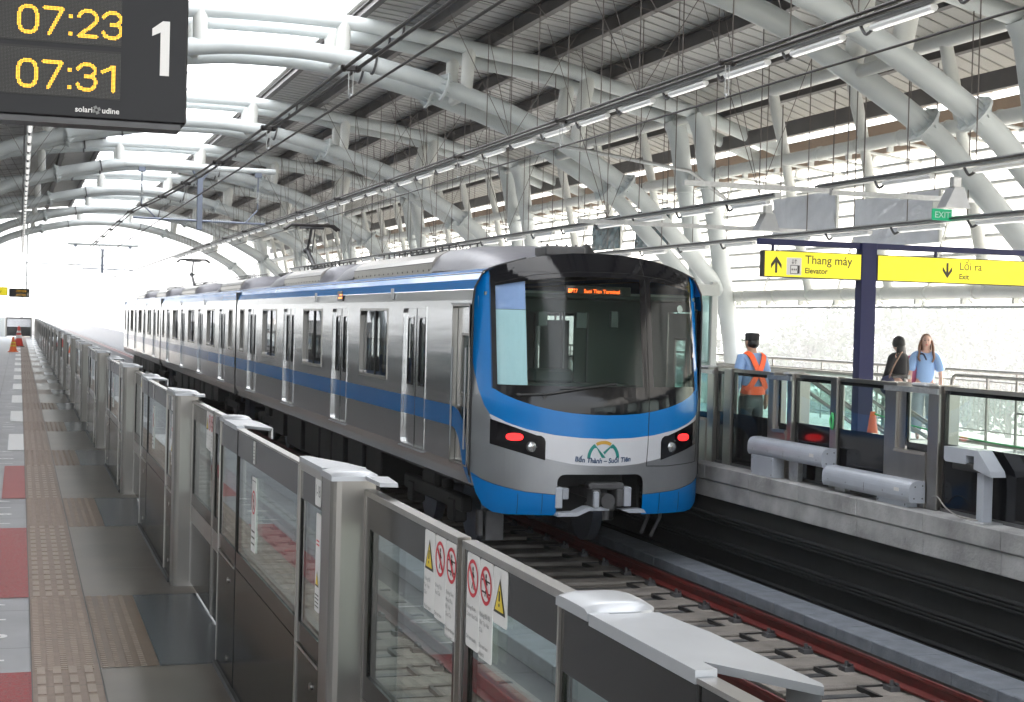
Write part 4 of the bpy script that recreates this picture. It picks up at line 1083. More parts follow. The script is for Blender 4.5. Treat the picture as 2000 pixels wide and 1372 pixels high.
# ------------------------------------------------------------------ train
TC = 6.34; HW = 1.42
PROF = [(1.36, -.22), (1.40, -.1), (1.42, .0), (1.42, 1.90), (1.405, 2.02)]       # half section up to the blue cantrail
RPROF = [(1.405, 2.02), (1.37, 2.14), (1.31, 2.22), (1.20, 2.27)]
RTOP = [(1.20, 2.27), (.8, 2.36), (.4, 2.40), (0, 2.41)]
def loft(m, prof, y0, y1, sg, smooth=True, off=0):
    for (a, za), (c, zc) in zip(prof, prof[1:]):
        m.add([(TC+sg*(a+off), y0, za), (TC+sg*(a+off), y1, za), (TC+sg*(c+off), y1, zc), (TC+sg*(c+off), y0, zc)], [(0, 1, 2, 3)], smooth)
def wall_holes(m, x, ya, yb, za, zb, holes):
    ys = sorted({ya, yb, *[h[0] for h in holes], *[h[1] for h in holes]}); zs = sorted({za, zb, *[h[2] for h in holes], *[h[3] for h in holes]})
    ys = [q for q in ys if ya <= q <= yb]; zs = [q for q in zs if za <= q <= zb]
    for a, c in zip(ys, ys[1:]):
        for d, e in zip(zs, zs[1:]):
            cy, cz = (a+c)/2, (d+e)/2
            if any(h[0] < cy < h[1] and h[2] < cz < h[3] for h in holes): continue
            m.quad((x, a, d), (x, c, d), (x, c, e), (x, a, e))
def frame_ring(m, x, sg, y0, y1, z0, z1, w, r, out, depth):
    n = 5; P = rrect(y0, y1, z0, z1, .004, n); Q = rrect(y0+w, y1-w, z0+w, z1-w, r, n); k = len(P)
    xo = x+sg*out; xi = x-sg*depth
    vs = [(xo, *p) for p in P]+[(xo, *q) for q in Q]+[(xi, *q) for q in Q]+[(x-sg*.01, *p) for p in P]
    fs = []
    for i in range(k):
        j = (i+1) % k; fs += [(i, j, k+j, k+i), (k+i, k+j, 2*k+j, 2*k+i), (i, j, 3*k+j, 3*k+i)]
    m.add(vs, fs)
def train_car(y0, y1, lab, doors, wins, front=False):
    t = thing('train_car', lab, 'train car', (TC, (y0+y1)/2, -1.15), 'train cars')
    DZ0, DZ1 = .0, 1.82
    for sg in (-1, 1):
        x = TC+sg*HW
        holes = [(d-.62, d+.62, DZ0, DZ1) for d in doors]+[(a, c, .81, 1.81) for a, c in wins]
        if front: holes.append((16.93, 17.63, 0, 1.83))
        m = MB(); wall_holes(m, x, y0, y1, 0, 1.90, holes)
        loft(m, [PROF[0], PROF[1], PROF[2]], y0, y1, sg); loft(m, PROF[3:], y0, y1, sg)
        m.build('side_wall', steeld, t)
        m = MB(); wall_holes(m, x-sg*.07, y0+.05, y1-.05, 0, 1.95, holes); m.build('lining', liner, t)
        # stripe in pieces between the doors
        m = MB(); edges = [y0+.02]
        st_end = y1-.02
        segs = []
        cuts = sorted([(d-.62, d+.62) for d in doors])
        a = y0+.02 if not front else 17.63
        for c0, c1 in cuts: segs.append((a, c0)); a = c1
        segs.append((a, st_end))
        for a, c in segs: m.quad((x+sg*.003, a, .41), (x+sg*.003, c, .41), (x+sg*.003, c, .655), (x+sg*.003, a, .655))
        if front:                         # the stripe sweeps down to the skirt at the cab
            top = smooth_curve([(17.63, .655), (17.35, .62), (17.12, .52), (16.98, .30), (16.9, .0), (16.86, -.2)], 4); bot = smooth_curve([(17.63, .41), (17.45, .39), (17.28, .30), (17.14, .12), (17.04, -.05), (16.98, -.2)], 4)
            for p, q, r_, s_ in zip(top, top[1:], bot, bot[1:]):
                xo = lambda v: x+sg*.004-(sg*.06*((-v)/.22)**1.3 if v < 0 else 0)
                m.quad((xo(r_[1]), r_[0], r_[1]), (xo(s_[1]), s_[0], s_[1]), (xo(q[1]), q[0], q[1]), (xo(p[1]), p[0], p[1]))
        m.build('blue_stripe', blue, t)
        m = MB(); loft(m, RPROF, y0, y1, sg); m.build('cantrail', blue, t)
        m = MB(); loft(m, [(1.405, 2.015), (1.412, 2.02), (1.405, 2.027)], y0, y1, sg, False); m.tube([(TC+sg*1.31, y0, 2.222), (TC+sg*1.31, y1, 2.222)], .008, 6); m.build('rain_gutter', steeld, t)
        for d in doors:
            dt = MB(); dt_o = None
            xd = x-sg*.03
            m = MB(); wins2 = [(d-.46, d-.14, .80, 1.70), (d+.14, d+.46, .80, 1.70)]
            wall_holes(m, xd, d-.60, d+.60, .01, 1.81, wins2); door = m.build('door', steeld, t)
            m = MB(); m.quad((xd+sg*.003, d-.60, .41), (xd+sg*.003, d+.60, .41), (xd+sg*.003, d+.60, .655), (xd+sg*.003, d-.60, .655)); m.build('door_stripe', blue, door)
            m = MB(); m.box(min(xd, xd+sg*.004), max(xd, xd+sg*.004), d-.008, d+.008, .01, 1.81); m.build('door_seal', gap, door)
            for (a, c, z0, z1) in wins2:
                m = MB(); frame_ring(m, xd, sg, a, c, z0, z1, .02, .055, .006, .015); m.build('window_frame', blackg, door)
                m = MB(); m.quad((xd-sg*.012, a, z0), (xd-sg*.012, c, z0), (xd-sg*.012, c, z1), (xd-sg*.012, a, z1)); m.build('window_pane', carg, door)
            m = MB(); frame_ring(m, x, sg, d-.63, d+.63, -.005, 1.83, .022, .06, .006, .04); m.build('door_frame', steeld, t)
            m = MB(); m.box(min(x-sg*.03, x+sg*.03), max(x-sg*.03, x+sg*.03), d-.64, d+.64, -.028, -.012); m.build('door_sill', alu, t)
        for a, c in wins:
            m = MB(); frame_ring(m, x, sg, a, c, .81, 1.81, .035, .07, .008, .05); win = m.build('window', steel, t)
            m = MB(); xx = x-sg*.045; m.quad((xx, a, .81), (xx, c, .81), (xx, c, 1.81), (xx, a, 1.81)); m.build('window_pane', carg, win)
            if c-a > 1: m = MB(); m.box(min(xx, xx+sg*.02), max(xx, xx+sg*.02), (a+c)/2-.02, (a+c)/2+.02, .84, 1.78); m.build('window_bar', blackm, win)
        if front:
            xd = x-sg*.06
            m = MB(); wall_holes(m, xd, 16.95, 17.61, .01, 1.82, [(17.05, 17.42, .78, 1.52)]); cd = m.build('cab_door', steeld, t)
            m = MB(); frame_ring(m, xd, sg, 17.05, 17.42, .78, 1.52, .03, .03, .01, .01); m.build('window_frame', steel, cd)
            m = MB(); m.quad((xd-sg*.008, 17.05, .78), (xd-sg*.008, 17.42, .78), (xd-sg*.008, 17.42, 1.52), (xd-sg*.008, 17.05, 1.52)); m.build('window_pane', carg, cd)
            m = MB(); frame_ring(m, x, sg, 16.91, 17.65, -.02, 1.85, .02, .02, .006, .06); m.build('door_frame', steel, t)
            m = MB(); m.tube([(x+sg*.02, 17.57, .18), (x+sg*.02, 17.57, 1.35)], .012, 8); m.tube([(x+sg*.02, 16.99, .18), (x+sg*.02, 16.99, 1.35)], .012, 8); m.box(min(x, x+sg*.02), max(x, x+sg*.02), 16.9, 17.66, 1.85, 1.87); m.build('grab_rail', alu, t)
            m = MB(); m.ell((x-sg*.03, 17.4, .66), (.02, .03, .015)); m.build('door_handle', alu, cd)
        for yy in ([20.75, 26.5] if front else [y0+6.5, y0+13]):
            m = MB(); m.bbox(min(x+sg*.0, x+sg*.02), max(x+sg*.0, x+sg*.02), yy-.06, yy+.06, 1.93, 2.08, .004); m.build('side_lamp', galv, t)
    if front:
        m = MB(); m.box(TC-HW-.012, TC-HW-.002, 24.2, 24.6, 1.93, 2.09); m.build('side_display', blackg, t)
        m = MB(); m.box(TC-HW-.016, TC-HW-.013, 24.24, 24.5, 1.97, 1.99); m.box(TC-HW-.016, TC-HW-.013, 24.24, 24.4, 2.02, 2.035); m.build('display_text', ledr, t)
    m = MB()
    for sg in (-1, 1): loft(m, RTOP, y0, y1, sg)
    m.build('roof_panel', pm('roof_grey', (.20, .20, .225), .42, .2, noise=.08) if 'roof_grey' not in MATS else MATS['roof_grey'], t)
    m = MB(); m.box(TC-1.35, TC+1.35, y0+.1, y1-.1, -.25, -.02); m.build('floor', dark, t)
    m = MB(); m.box(TC-1.33, TC+1.33, y0+.06, y1-.06, 2.0, 2.03); m.build('ceiling', liner, t)
    m = MB()                                # end bulkheads with a gangway opening
    for yy in ([y1-.03] if front else [y0+.03, y1-.03]):
        m.box(TC-1.41, TC-.5, yy-.02, yy+.02, -.2, 2.2); m.box(TC+.5, TC+1.41, yy-.02, yy+.02, -.2, 2.2); m.box(TC-.5, TC+.5, yy-.02, yy+.02, 1.85, 2.38)
    m.build('end_wall', darkl, t)
    m = MB()
    for a, c in wins:
        if c-a > 1:
            for sg in (-1, 1):
                m.bbox(TC+sg*1.32-.0, TC+sg*.88, a-.5, c+.5, .33, .45, .02); m.bbox(TC+sg*1.33, TC+sg*1.24, a-.5, c+.5, .45, .88, .02)
    if m.v: build_each(m, 'bench_seat', seatm, t, 2)
    m = MB()
    for d in doors:
        for sg in (-1, 1):
            for dd in (-.7, .7): m.tube([(TC+sg*.85, d+dd, .0), (TC+sg*.85, d+dd, 2.0)], .018, 8)
    m.build('grab_poles', steel, t)
    # roof equipment
    m_l = [(a, c) for a, c in (((17.65, 19.9, ), (19.9, 25.0)) if front else ())]
    def hvac(ya, yb, kind):
        h = .27; pr = [(1.10, 2.26), (1.10, 2.43), (1.05, 2.50), (.90, 2.59), (.5, 2.65), (0, 2.67), (-.5, 2.65), (-.90, 2.59), (-1.05, 2.50), (-1.10, 2.43), (-1.10, 2.26)]
        q = MB(); q.prism([(TC+a, z) for a, z in pr], 1, ya, yb)
        o = q.build('air_conditioner', steel if kind == 'unit' else MATS['roof_grey'], t)
        if kind == 'unit':
            g = MB()
            for k in range(int((yb-ya)/.3)): g.tube([(TC-1.108, ya+.15+k*.3, 2.33), (TC-1.10, ya+.15+k*.3, 2.33)], .014, 6)
            g.box(TC-1.106, TC-1.10, ya, yb, 2.425, 2.433); g.box(TC-1.13, TC-1.10, ya, yb, 2.26, 2.29)
            for k in range(16):
                for j in range(4): g.box(TC-.93+j*.05-.3*0, TC-.90+j*.05, ya+.5+k*.09, ya+.55+k*.09, 2.585+j*.008, 2.60+j*.009)
            for k in range(int((yb-ya)/.36)):
                yy = ya+.18+k*.36
                g.tube([(TC-.72, yy, 2.62), (TC-.72, yy, 2.70)], .012, 5); g.tube([(TC-.42, yy, 2.655), (TC-.42, yy, 2.72)], .012, 5)
            g.tube([(TC-.72, ya+.1, 2.70), (TC-.72, yb-.1, 2.70)], .012, 5); g.tube([(TC-.42, ya+.1, 2.72), (TC-.42, yb-.1, 2.72)], .012, 5)
            g.build('grille_and_rail', darkl, o)
    def shroud(yf, yb):                 # smooth end fairing, rounded in plan and elevation
        q = MB(); n = 10; rows = []
        pr = [(1.13, 2.30), (1.06, 2.42), (.98, 2.53), (.85, 2.60), (.5, 2.655), (0, 2.68), (-.5, 2.655), (-.85, 2.60), (-.98, 2.53), (-1.06, 2.42), (-1.13, 2.30)]
        vs = []
        for k in range(n+1):
            u = k/n; y = yb+(yf-yb)*u; s_ = max(0.0, 1-u**2.2)**.5
            for a, z in pr: vs.append((TC+a*(.80+.2*s_) if u > 0 else TC+a, y, 2.28+(z-2.28)*max(.05, s_)))
        w_ = len(pr)
        q.add(vs, [(k*w_+i, k*w_+i+1, (k+1)*w_+i+1, (k+1)*w_+i) for k in range(n) for i in range(w_-1)], True)
        q.build('roof_fairing', MATS['roof_grey'], t)
    if front:
        hvac(19.9, 24.9, 'unit'); shroud(17.5, 19.9); shroud(27.3, 24.9); hvac(27.9, 31.9, 'unit'); shroud(27.31, 27.9); shroud(35.0, 31.9)
        q = MB(); q.bbox(TC-.55, TC-.05, 16.85, 17.25, 2.44, 2.56, .02)
        for xx in (-.48, -.36, -.24, -.12): q.tube([(TC+xx, 17.0, 2.56), (TC+xx, 17.0, 2.585)], .015, 6)
        q.build('antenna_box', darkl, t)
        q = MB(); q.lathe((TC+.08, 17.2, 2.44), [(.14, 0), (.1, .08), (.05, .15), (0, .18)], 14); q.build('horn_cover', blackm, t)
    else:
        a = y0+1.0
        hvac(a+.6, a+4.6, 'unit'); shroud(a, a+.6); shroud(a+6.4, a+4.6); hvac(a+11, a+15, 'unit'); shroud(a+10.4, a+11); shroud(a+17, a+15)
    def panto(y, lab=None):
        o = MB(); z0 = 2.42
        o.tube([(TC, y-.2, z0+.3), (TC, y+.95, 3.2)], [.06, .045], 10); o.tube([(TC, y+.95, 3.2), (TC, y+.45, 3.70)], .03, 8); o.tube([(TC+.1, y+.9, 3.15), (TC+.08, y+.45, 3.70)], .014, 6)
        o.ell((TC, y+.95, 3.2), (.1, .07, .07), 10, 8); o.tube([(TC-.28, y+.45, 3.70), (TC+.28, y+.45, 3.70)], .025, 8)
        for sg in (-1, 1):
            o.tube([(TC+sg*.5, y+1.3, z0), (TC+sg*.5, y+1.3, z0+.2)], .06, 8); o.tube([(TC+sg*.5, y-.3, z0), (TC+sg*.5, y-.3, z0+.2)], .06, 8)
        o.bbox(TC-.6, TC+.6, y-.35, y+1.35, z0+.18, z0+.24, .01); p = o.build('pantograph', darkl, t)
        q = MB()
        for dy in (-.15, .15):
            q.tube([(TC-.62, y+.45+dy, 3.66), (TC-.48, y+.45+dy, 3.76), (TC+.48, y+.45+dy, 3.76), (TC+.62, y+.45+dy, 3.66)], .03, 8)
        q.tube([(TC-.3, y+.28, 3.74), (TC-.3, y+.62, 3.74)], .02, 6); q.tube([(TC+.3, y+.28, 3.74), (TC+.3, y+.62, 3.74)], .02, 6)
        q.build('contact_head', wire, p)
    if front: panto(34.5)
    elif y0 < 40: panto(38.6+21)
    # underframe and bogies
    m = MB(); 
    yy = y0+4.4 if not front else y0+5.2
    random.seed(int(y0))
    while yy < y1-4.6:
        L = random.uniform(.7, 1.6); z0 = random.uniform(-.92, -.65)
        m.bbox(TC-1.25, TC-.55, yy, yy+L, z0, -.26, .02); m.bbox(TC+.55, TC+1.25, yy, yy+L, z0, -.26, .02)
        yy += L+random.uniform(.1, .5)
    build_each(m, 'equipment_case', dark, t)
    for yb_ in ((y0+3.0, y1-2.9)):
        fr = MB()
        for sg in (-1, 1):
            x = TC+sg*1.0
            fr.bbox(x-.07, x+.07, yb_-1.5, yb_+1.5, -.72, -.52, .02); fr.bbox(x-.1, x+.1, yb_-.35, yb_+.35, -.55, -.28, .05)
            for dy in (-1.05, 1.05): fr.bbox(x-.09, x+.09, yb_+dy-.17, yb_+dy+.17, -.88, -.58, .03)
            for dy in (-.5, .5): fr.tube([(x-sg*.02, yb_+dy, -.66), (x-sg*.02, yb_+dy, -.4)], .08, 12)
        bog = build_each(fr, 'bogie_frame', dark, t, 10)[0]
        for dy in (-1.05, 1.05):
            w_ = MB()
            for sg in (-1, 1):
                x = TC+sg*.745; w_.tube([(x-.065, yb_+dy, -.72), (x+.065, yb_+dy, -.72)], .43, 28)
            w_.tube([(TC-.74, yb_+dy, -.72), (TC+.74, yb_+dy, -.72)], .08, 12); w_.build('wheelset', steelb, bog)
    return t
D1 = [19.50, 24.40, 29.30, 34.20]; W1 = [(21.02, 22.86), (25.92, 27.76), (30.82, 32.66), (35.45, 36.15)]
car = train_car(16.78, 36.72, 'silver front train car with blue and white nose facing the camera', D1, W1, True)
for i, y0 in enumerate((36.95, 57.45)):
    dd = [y0+2.5+4.93*k for k in range(4)]
    ww = [(y0+.55, y0+1.25)]+[((dd[k]+dd[k+1])/2-.9, (dd[k]+dd[k+1])/2+.9) for k in range(3)]+[(y0+18.9, y0+19.6)]
    train_car(y0, y0+20.15, ('second silver train car with blue stripe, behind the front car', 'last silver train car, farthest down the track')[i], dd, ww)
    tag(recalc(MB().bbox(TC-.9, TC+.9, y0-.24, y0+.02, -.1, 2.2, .03).build('gangway_bellows', dark, None, loc=(TC, y0, 0))), 'dark folding bellows between the %s car' % ('front and second', 'second and last')[i], 'bellows')

# nose
def S(x, z):
    t_ = min(1., abs(x)/HW)
    y = 16.80-.36*(1-t_**2)-.29*(1-t_**9)
    if z > .75: y += (z-.75)*.16+.05*max(0, z-1.8)**2
    if z > 2.15: y += .9*(z-2.15)**1.5
    if z < -.2: y += .12*(z+.2)**2+.25*max(0, -.40-z)
    return y
def SM(off=0.): return lambda x, z: (TC+x, S(x, z)-off, z)
zbot = lambda x: interp([(0, -.50), (1.1, -.50), (1.22, -.485), (1.31, -.42), (1.37, -.28), (1.40, -.12), (1.42, .0)], abs(x))
ztop = lambda x: interp([(0, 2.475), (.3, 2.467), (.55, 2.44), (.8, 2.40), (1.0, 2.345), (1.15, 2.295), (1.26, 2.235), (1.34, 2.16), (1.39, 2.06), (1.41, 1.95), (1.42, 1.85)], abs(x))
clampz = lambda x, z: max(zbot(x), min(ztop(x), z))
def cv(t_): return lambda x: clampz(x, interp(t_, abs(x)))
c1 = cv([(0, -.27), (.6, -.262), (1.0, -.225), (1.3, -.14), (1.42, -.05)])
c2 = cv([(0, .06), (.2, .064), (.4, .082), (.7, .14), (1.0, .30), (1.2, .48), (1.27, .60), (1.28, .615), (1.42, 1.2)])
c3 = cv([(0, .367), (.3, .377), (.6, .405), (.9, .463), (1.1, .528), (1.27, .62), (1.32, .72), (1.36, .88), (1.39, 1.08), (1.41, 1.3), (1.42, 1.5)])
def c2b(x): return min(c2(x), c3(x)) if abs(x) < 1.27 else c3(x)
c4 = cv([(0, .635), (.2, .64), (.4, .652), (.6, .68), (.8, .722), (1.0, .785), (1.15, .85), (1.235, .91)])
XG = 1.245
cols = sorted(set([round(-HW+2*HW*k/56, 4) for k in range(57)]+[s*v for s in (-1, 1) for v in (1.41, 1.40, 1.39, 1.375, 1.36, 1.34, 1.31, 1.28, 1.27, XG, 1.20, .0)]+[-.89, -.56, -.55, -.53, -.50, .47, .46, .44, .41, .45, .60, -1.2, 1.28]))
OP = (-.56, .47)
def opent(x):
    if not OP[0] < x < OP[1]: return None
    d = min(x-OP[0], OP[1]-x); return -.035-(.09-(.09**2-(.09-d)**2)**.5 if d < .09 else 0)
nose = bpy.data.objects.new('nose_shell', None)
m = MB()
lowf = lambda x: zbot(x) if not (OP[0]-.001 <= x <= OP[1]+.001) else None
cl = [c for c in cols if c <= OP[0]]; cr = [c for c in cols if c >= OP[1]]; cm = [c for c in cols if OP[0] <= c <= OP[1]]
for cc in (cl, cr): m = MB(); strip(m, cc, zbot, c1, SM(), 4); m.build('nose_skirt', blue, car)
def opz(x):
    d = max(0, min(x-OP[0], OP[1]-x)); return -.035-((.09-(max(0, .09**2-(.09-d)**2))**.5) if d < .09 else 0)
m = MB()
for cc in (cl, cr): strip(m, cc, c1, c2b, SM(), 5)
strip(m, cm, opz, c2b, SM(), 4)
silv = m.build('nose_lower_panel', silver, car)
m = MB(); strip(m, cols, c2b, c3, SM(), 4); m.build('nose_white_band', white, car)
m = MB()
ci = [c for c in cols if abs(c) <= XG]; co1 = [c for c in cols if c <= -XG]; co2 = [c for c in cols if c >= XG]
strip(m, ci, c3, c4, SM(), 4)
strip(m, co1, c3, ztop, SM(), 24); strip(m, co2, c3, ztop, SM(), 24)
m.build('nose_blue_band', blue, car)
g0 = lambda x: max(c4(x)+.005, .955)
gtop = lambda x: min(ztop(x)-.05, 2.20-.13*(x/1.2)**2)
L0, L1, R0, R1 = -1.2, .45, .60, 1.20
m = MB()
strip(m, ci, c4, lambda x: max(g0(x), c4(x)), SM(), 3)
strip(m, ci, gtop, ztop, SM(), 8)
for a, c in ((-XG, L0), (L1, R0), (R1, XG)):
    strip(m, [q for q in cols if a <= q <= c], g0, gtop, SM(), 10)
m.build('windscreen_surround', blackg, car)
def glasspart(a, c, nm):
    m = MB(); strip(m, [q for q in cols if a <= q <= c], g0, gtop, SM(-.004), 14); return m.build(nm, wind, car)
wpane = glasspart(-.89, L1, 'windscreen'); m = MB(); strip(m, [q for q in cols if L0 <= q <= -.89], g0, gtop, SM(-.004), 14); m.build('windscreen_side', gateg, car); wpane2 = glasspart(R0, R1, 'windscreen')
# roof lip joining nose and roof
m = MB()
for a, c in zip(cols, cols[1:]):
    m.add([(TC+a, S(a, ztop(a)), ztop(a)), (TC+c, S(c, ztop(c)), ztop(c)), (TC+c, 17.05, min(ztop(c), 2.42 if abs(c) < 1.2 else ztop(c))-.0), (TC+a, 17.05, min(ztop(a), 2.42 if abs(a) < 1.2 else ztop(a)))], [(0, 1, 2, 3)], True)
m.build('nose_roof_lip', blackg, car)
m = MB()                                  # short side returns of the nose
for sg in (-1, 1):
    zs = [-.5+.1*k for k in range(0, 27)]
m.v and m.build('x', blue, car)
m = MB()
for sg in (-1, 1):
    prev = None
    for k in range(0, 20):
        z = .0+1.85*k/19; m.add([(TC+sg*HW, S(HW, z), z), (TC+sg*HW, 17.0 if z > 1.9 else 16.80, z), (TC+sg*HW, 17.0 if z > 1.9 else 16.80, min(1.85, z+.0975)), (TC+sg*HW, S(HW, z), min(1.85, z+.0975))], [(0, 1, 2, 3)])
m.build('nose_return', steeld, car)
m = MB()
pts = [(TC-1.422, 16.79, -.1), (TC-1.424, 16.79, 1.9), (TC-1.405, 16.79, 2.05), (TC-1.31, 16.79, 2.23), (TC-1.15, 16.8, 2.30), (TC-.8, 16.8, 2.40)]
m.tube(pts, .012, 6); m.build('nose_seam', blackm, car); m = MB(); m.tube([(2*TC-a, b_, c) for a, b_, c in pts], .012, 6); m.build('nose_seam', blackm, car)
# lamp housings on both sides
for sg in (-1, 1):
    tp = lambda x: interp([(.70, .33), (.715, .37), (.75, .395), (.80, .40), (1.265, .565)], abs(x)); bt = lambda x: interp([(.70, .12), (1.265, .285)], abs(x))
    cc = sorted([sg*v for v in (.70, .708, .715, .73, .75, .775, .80, .9, 1.0, 1.1, 1.2, 1.265)])
    m = MB(); strip(m, cc, bt, tp, SM(.006), 4); lh = m.build('lamp_housing', blackg, car)
    def ellp(cx, cz, rx, rz, off, n=28, sq=2.0):
        vs = [SM(off)(cx, cz)]
        for k in range(n):
            a = 2*math.pi*k/n; ca, sa = math.cos(a), math.sin(a); q = (abs(ca)**sq+abs(sa)**sq)**(-1/sq); vs.append(SM(off)(cx+rx*ca*q, cz+rz*sa*q))
        return vs, [(0, 1+k, 1+(k+1) % n) for k in range(n)]
    v, f = ellp(sg*1.03, .375, .088, .042, .012, 28, 2.6); MB().add(v, f).build('tail_light', tail, lh)
    gg = MB()
    for q in range(-3, 4): gg.add([SM(.0135)(sg*1.03+q*.022-.0015, .338), SM(.0135)(sg*1.03+q*.022+.0015, .338), SM(.0135)(sg*1.03+q*.022+.0015, .412), SM(.0135)(sg*1.03+q*.022-.0015, .412)], [(0, 1, 2, 3)])
    gg.build('lamp_grid', redp, lh)
    cx, cz = sg*.845, .268
    p0 = Vector(SM(.0)(cx, cz))
    hl = MB(); hl.tube([p0+Vector((0, .01, 0)), p0+Vector((0, -.018, 0))], [.066, .064], 26, False); hl.build('headlight_rim', darkl, lh)
    hl = MB(); hl.ell(p0+Vector((0, -.008, 0)), (.058, .015, .058), 22, 12); hh = hl.build('headlight', lens, lh)
    hl = MB(); hl.ell(p0+Vector((0, -.017, 0)), (.022, .012, .022), 12, 8); hl.box(p0.x-.055, p0.x+.055, p0.y-.0245, p0.y-.022, p0.z-.003, p0.z+.003); hl.box(p0.x-.003, p0.x+.003, p0.y-.0245, p0.y-.022, p0.z-.055, p0.z+.055); hl.build('headlight_reflector', steel, lh)
# door outline and pane joints
m = MB()
def seamline(pts, r=.004): 
    P = []
    for (a, c) in zip(pts, pts[1:]):
        for k in range(8): P.append((a[0]+(c[0]-a[0])*k/8, a[1]+(c[1]-a[1])*k/8))
    P.append(pts[-1]); m.tube([SM(.001)(*p) for p in P], r, 5, False)
seamline([(.525, 2.40), (.53, 1.4), (.53, .66), (.525, .30), (.51, .055), (.8, .05), (1.27, .075), (1.295, .3), (1.30, .6), (1.295, .9)], .0045)
for sx in (-.98, -.72, .70, .98): seamline([(sx, -.49), (sx, -.26)], .003)
seamline([(-1.40, -.09), (-1.2, -.175), (-.9, -.237), (-.58, -.264)], .0028); seamline([(1.40, -.09), (1.2, -.175), (.9, -.237), (.5, -.266)], .0028)
for sx in (-1.0, -.4, .4, 1.0): seamline([(sx, 2.28), (sx, 2.275)], .009)
seamline([(-1.25, .905), (-1.25, 1.5), (-1.25, 2.23)], .004)
seamline([(-1.2, 2.10), (-.8, 2.2), (-.3, 2.25), (.3, 2.25), (.8, 2.2), (1.2, 2.1)], .0035)
m.build('panel_joint', gap, car)
# emblem and lettering (mapped on to the nose surface)
E0x, E0z = -.035, .155
em = lambda off: (lambda a, b_: SM(off)(E0x+a, E0z+b_))
def arcband(m, r0, r1, a0, a1, cx=0, cz=0, sx=1, n=14, off=.004):
    vs = []
    for k in range(n+1):
        a = R(a0+(a1-a0)*k/n); vs += [em(off)(cx+sx*r0*math.cos(a), cz+r0*math.sin(a)), em(off)(cx+sx*r1*math.cos(a), cz+r1*math.sin(a))]
    m.add(vs, [(2*k, 2*k+1, 2*k+3, 2*k+2) for k in range(n)])
m = MB(); arcband(m, .155, .192, 0, 55, sx=1); arcband(m, .155, .192, 125, 180)
q = em(.0045)
m.quad(q(-.113, .158), q(-.085, .126), q(.027, 0), q(-.02, 0)); m.quad(q(-.125, .142), q(-.085, .126), q(-.08, .11), q(-.127, .11))
m.quad(q(.113, .158), q(.088, .118), q(.013, .038), q(-.006, .062)); m.quad(q(.125, .142), q(.127, .11), q(.085, .105), q(.09, .126))
m.build('emblem_arch', teal, silv)
m = MB(); arcband(m, .155, .192, 60, 120); m.build('emblem_sun', gold, silv)
m = MB(); text_mb(m, 'Bến Thành – Suối Tiên', .078, lambda a, b_: SM(.004)(E0x+a*.92, E0z-.060+b_+.045*(a/.31)**2*.35), align='CENTER', shear=.12, offset=.0024)
m.build('route_name', inkb, silv)
# wiper, washer, display
m = MB(); P = [(-1.0, .845), (-.7, .86), (-.3, .93), (.1, .99)]; m.tube([SM(.03)(*p) for p in P], .015, 6); m.ell(SM(.02)(-1.0, .845), (.035, .02, .022)); m.tube([SM(.025)(*p) for p in [(-.55, .92), (.35, .97)]], .007, 6); m.build('wiper', blackm, car)
m = MB(); p0 = Vector(SM(.004)(-.72, .83)); m.tube([p0+Vector((0, .01, 0)), p0+Vector((0, -.01, 0))], .022, 16); m.build('washer_cap', darkl, car)
m = MB(); m.bbox(TC-.45, TC+.34, S(0, 2.05)+.03, S(0, 2.05)+.09, 1.985, 2.09, .004); dsp = m.build('destination_display', pm('display_case', (.05, .045, .04), .4), car)
m = MB(); yy = S(0, 2.05)+.025
for txt, xa in (('0717', -.425), ('Suoi Tien Terminal', -.235)):
    v, f = text2d(txt, .062, offset=.0008); m.add([(TC+xa+a*.92, yy, 2.012+b_) for a, b_ in v], f)
m.build('display_text', ledr, dsp)
# cab interior
cab = MB(); cab.box(TC-1.35, TC-.35, 18.25, 18.3, 0, 2.0); cab.box(TC+.35, TC+1.35, 18.25, 18.3, 0, 2.0); cab.box(TC-.35, TC+.35, 18.25, 18.3, 1.8, 2.0); cab.build('cab_bulkhead', cabl, car)
m = MB(); m.bbox(TC-1.3, TC+.5, 16.6, 17.3, .45, .96, .05); m.bbox(TC-.6, TC-.1, 17.0, 17.3, .96, 1.12, .03); m.build('driver_desk', cabm, car)
m = MB(); m.box(TC-1.3, TC+1.3, 16.75, 18.3, 1.96, 2.0); m.box(TC-1.35, TC+1.35, 16.9, 18.3, -.02, .0); m.build('cab_ceiling', cabm, car)
m = MB()
for x in (-.72, -.18, .18, .5): m.box(TC+x, TC+x+.02, 18.2, 18.24, .3, 1.8)
m.bbox(TC-.5, TC-.38, 17.2, 17.25, 1.62, 1.8, .01); m.bbox(TC-.02, TC+.12, 17.2, 17.25, 1.6, 1.8, .01); m.bbox(TC+.42, TC+.52, 17.2, 17.25, 1.62, 1.82, .01); m.build('cab_fitting', alu, car)
m = MB(); m.box(TC-.1, TC+.28, 18.26, 18.29, .3, 1.7); m.build('cab_door_panel', cabm, car)
m = MB(); strip(m, [q_ for q_ in cols if L0 <= q_ <= -.89], lambda x: .955, lambda x: 1.80, SM(-.03), 6); m.build('painted_reflection', skyreflc, car)  # flat pale panel painted as the sky reflection at the windscreen's left
m = MB(); strip(m, [q_ for q_ in cols if L0 <= q_ <= -.89], lambda x: 1.805, lambda x: gtop(x), SM(-.03), 6); m.build('painted_reflection', shade, car)  # bluer upper part of the same painted reflection
m = MB(); m.add([SM(.001)(1.02+.045*math.cos(a*.4), 1.86+.045*math.sin(a*.4)) for a in range(16)], [tuple(range(16))]); m.build('round_sticker', cabl, car)
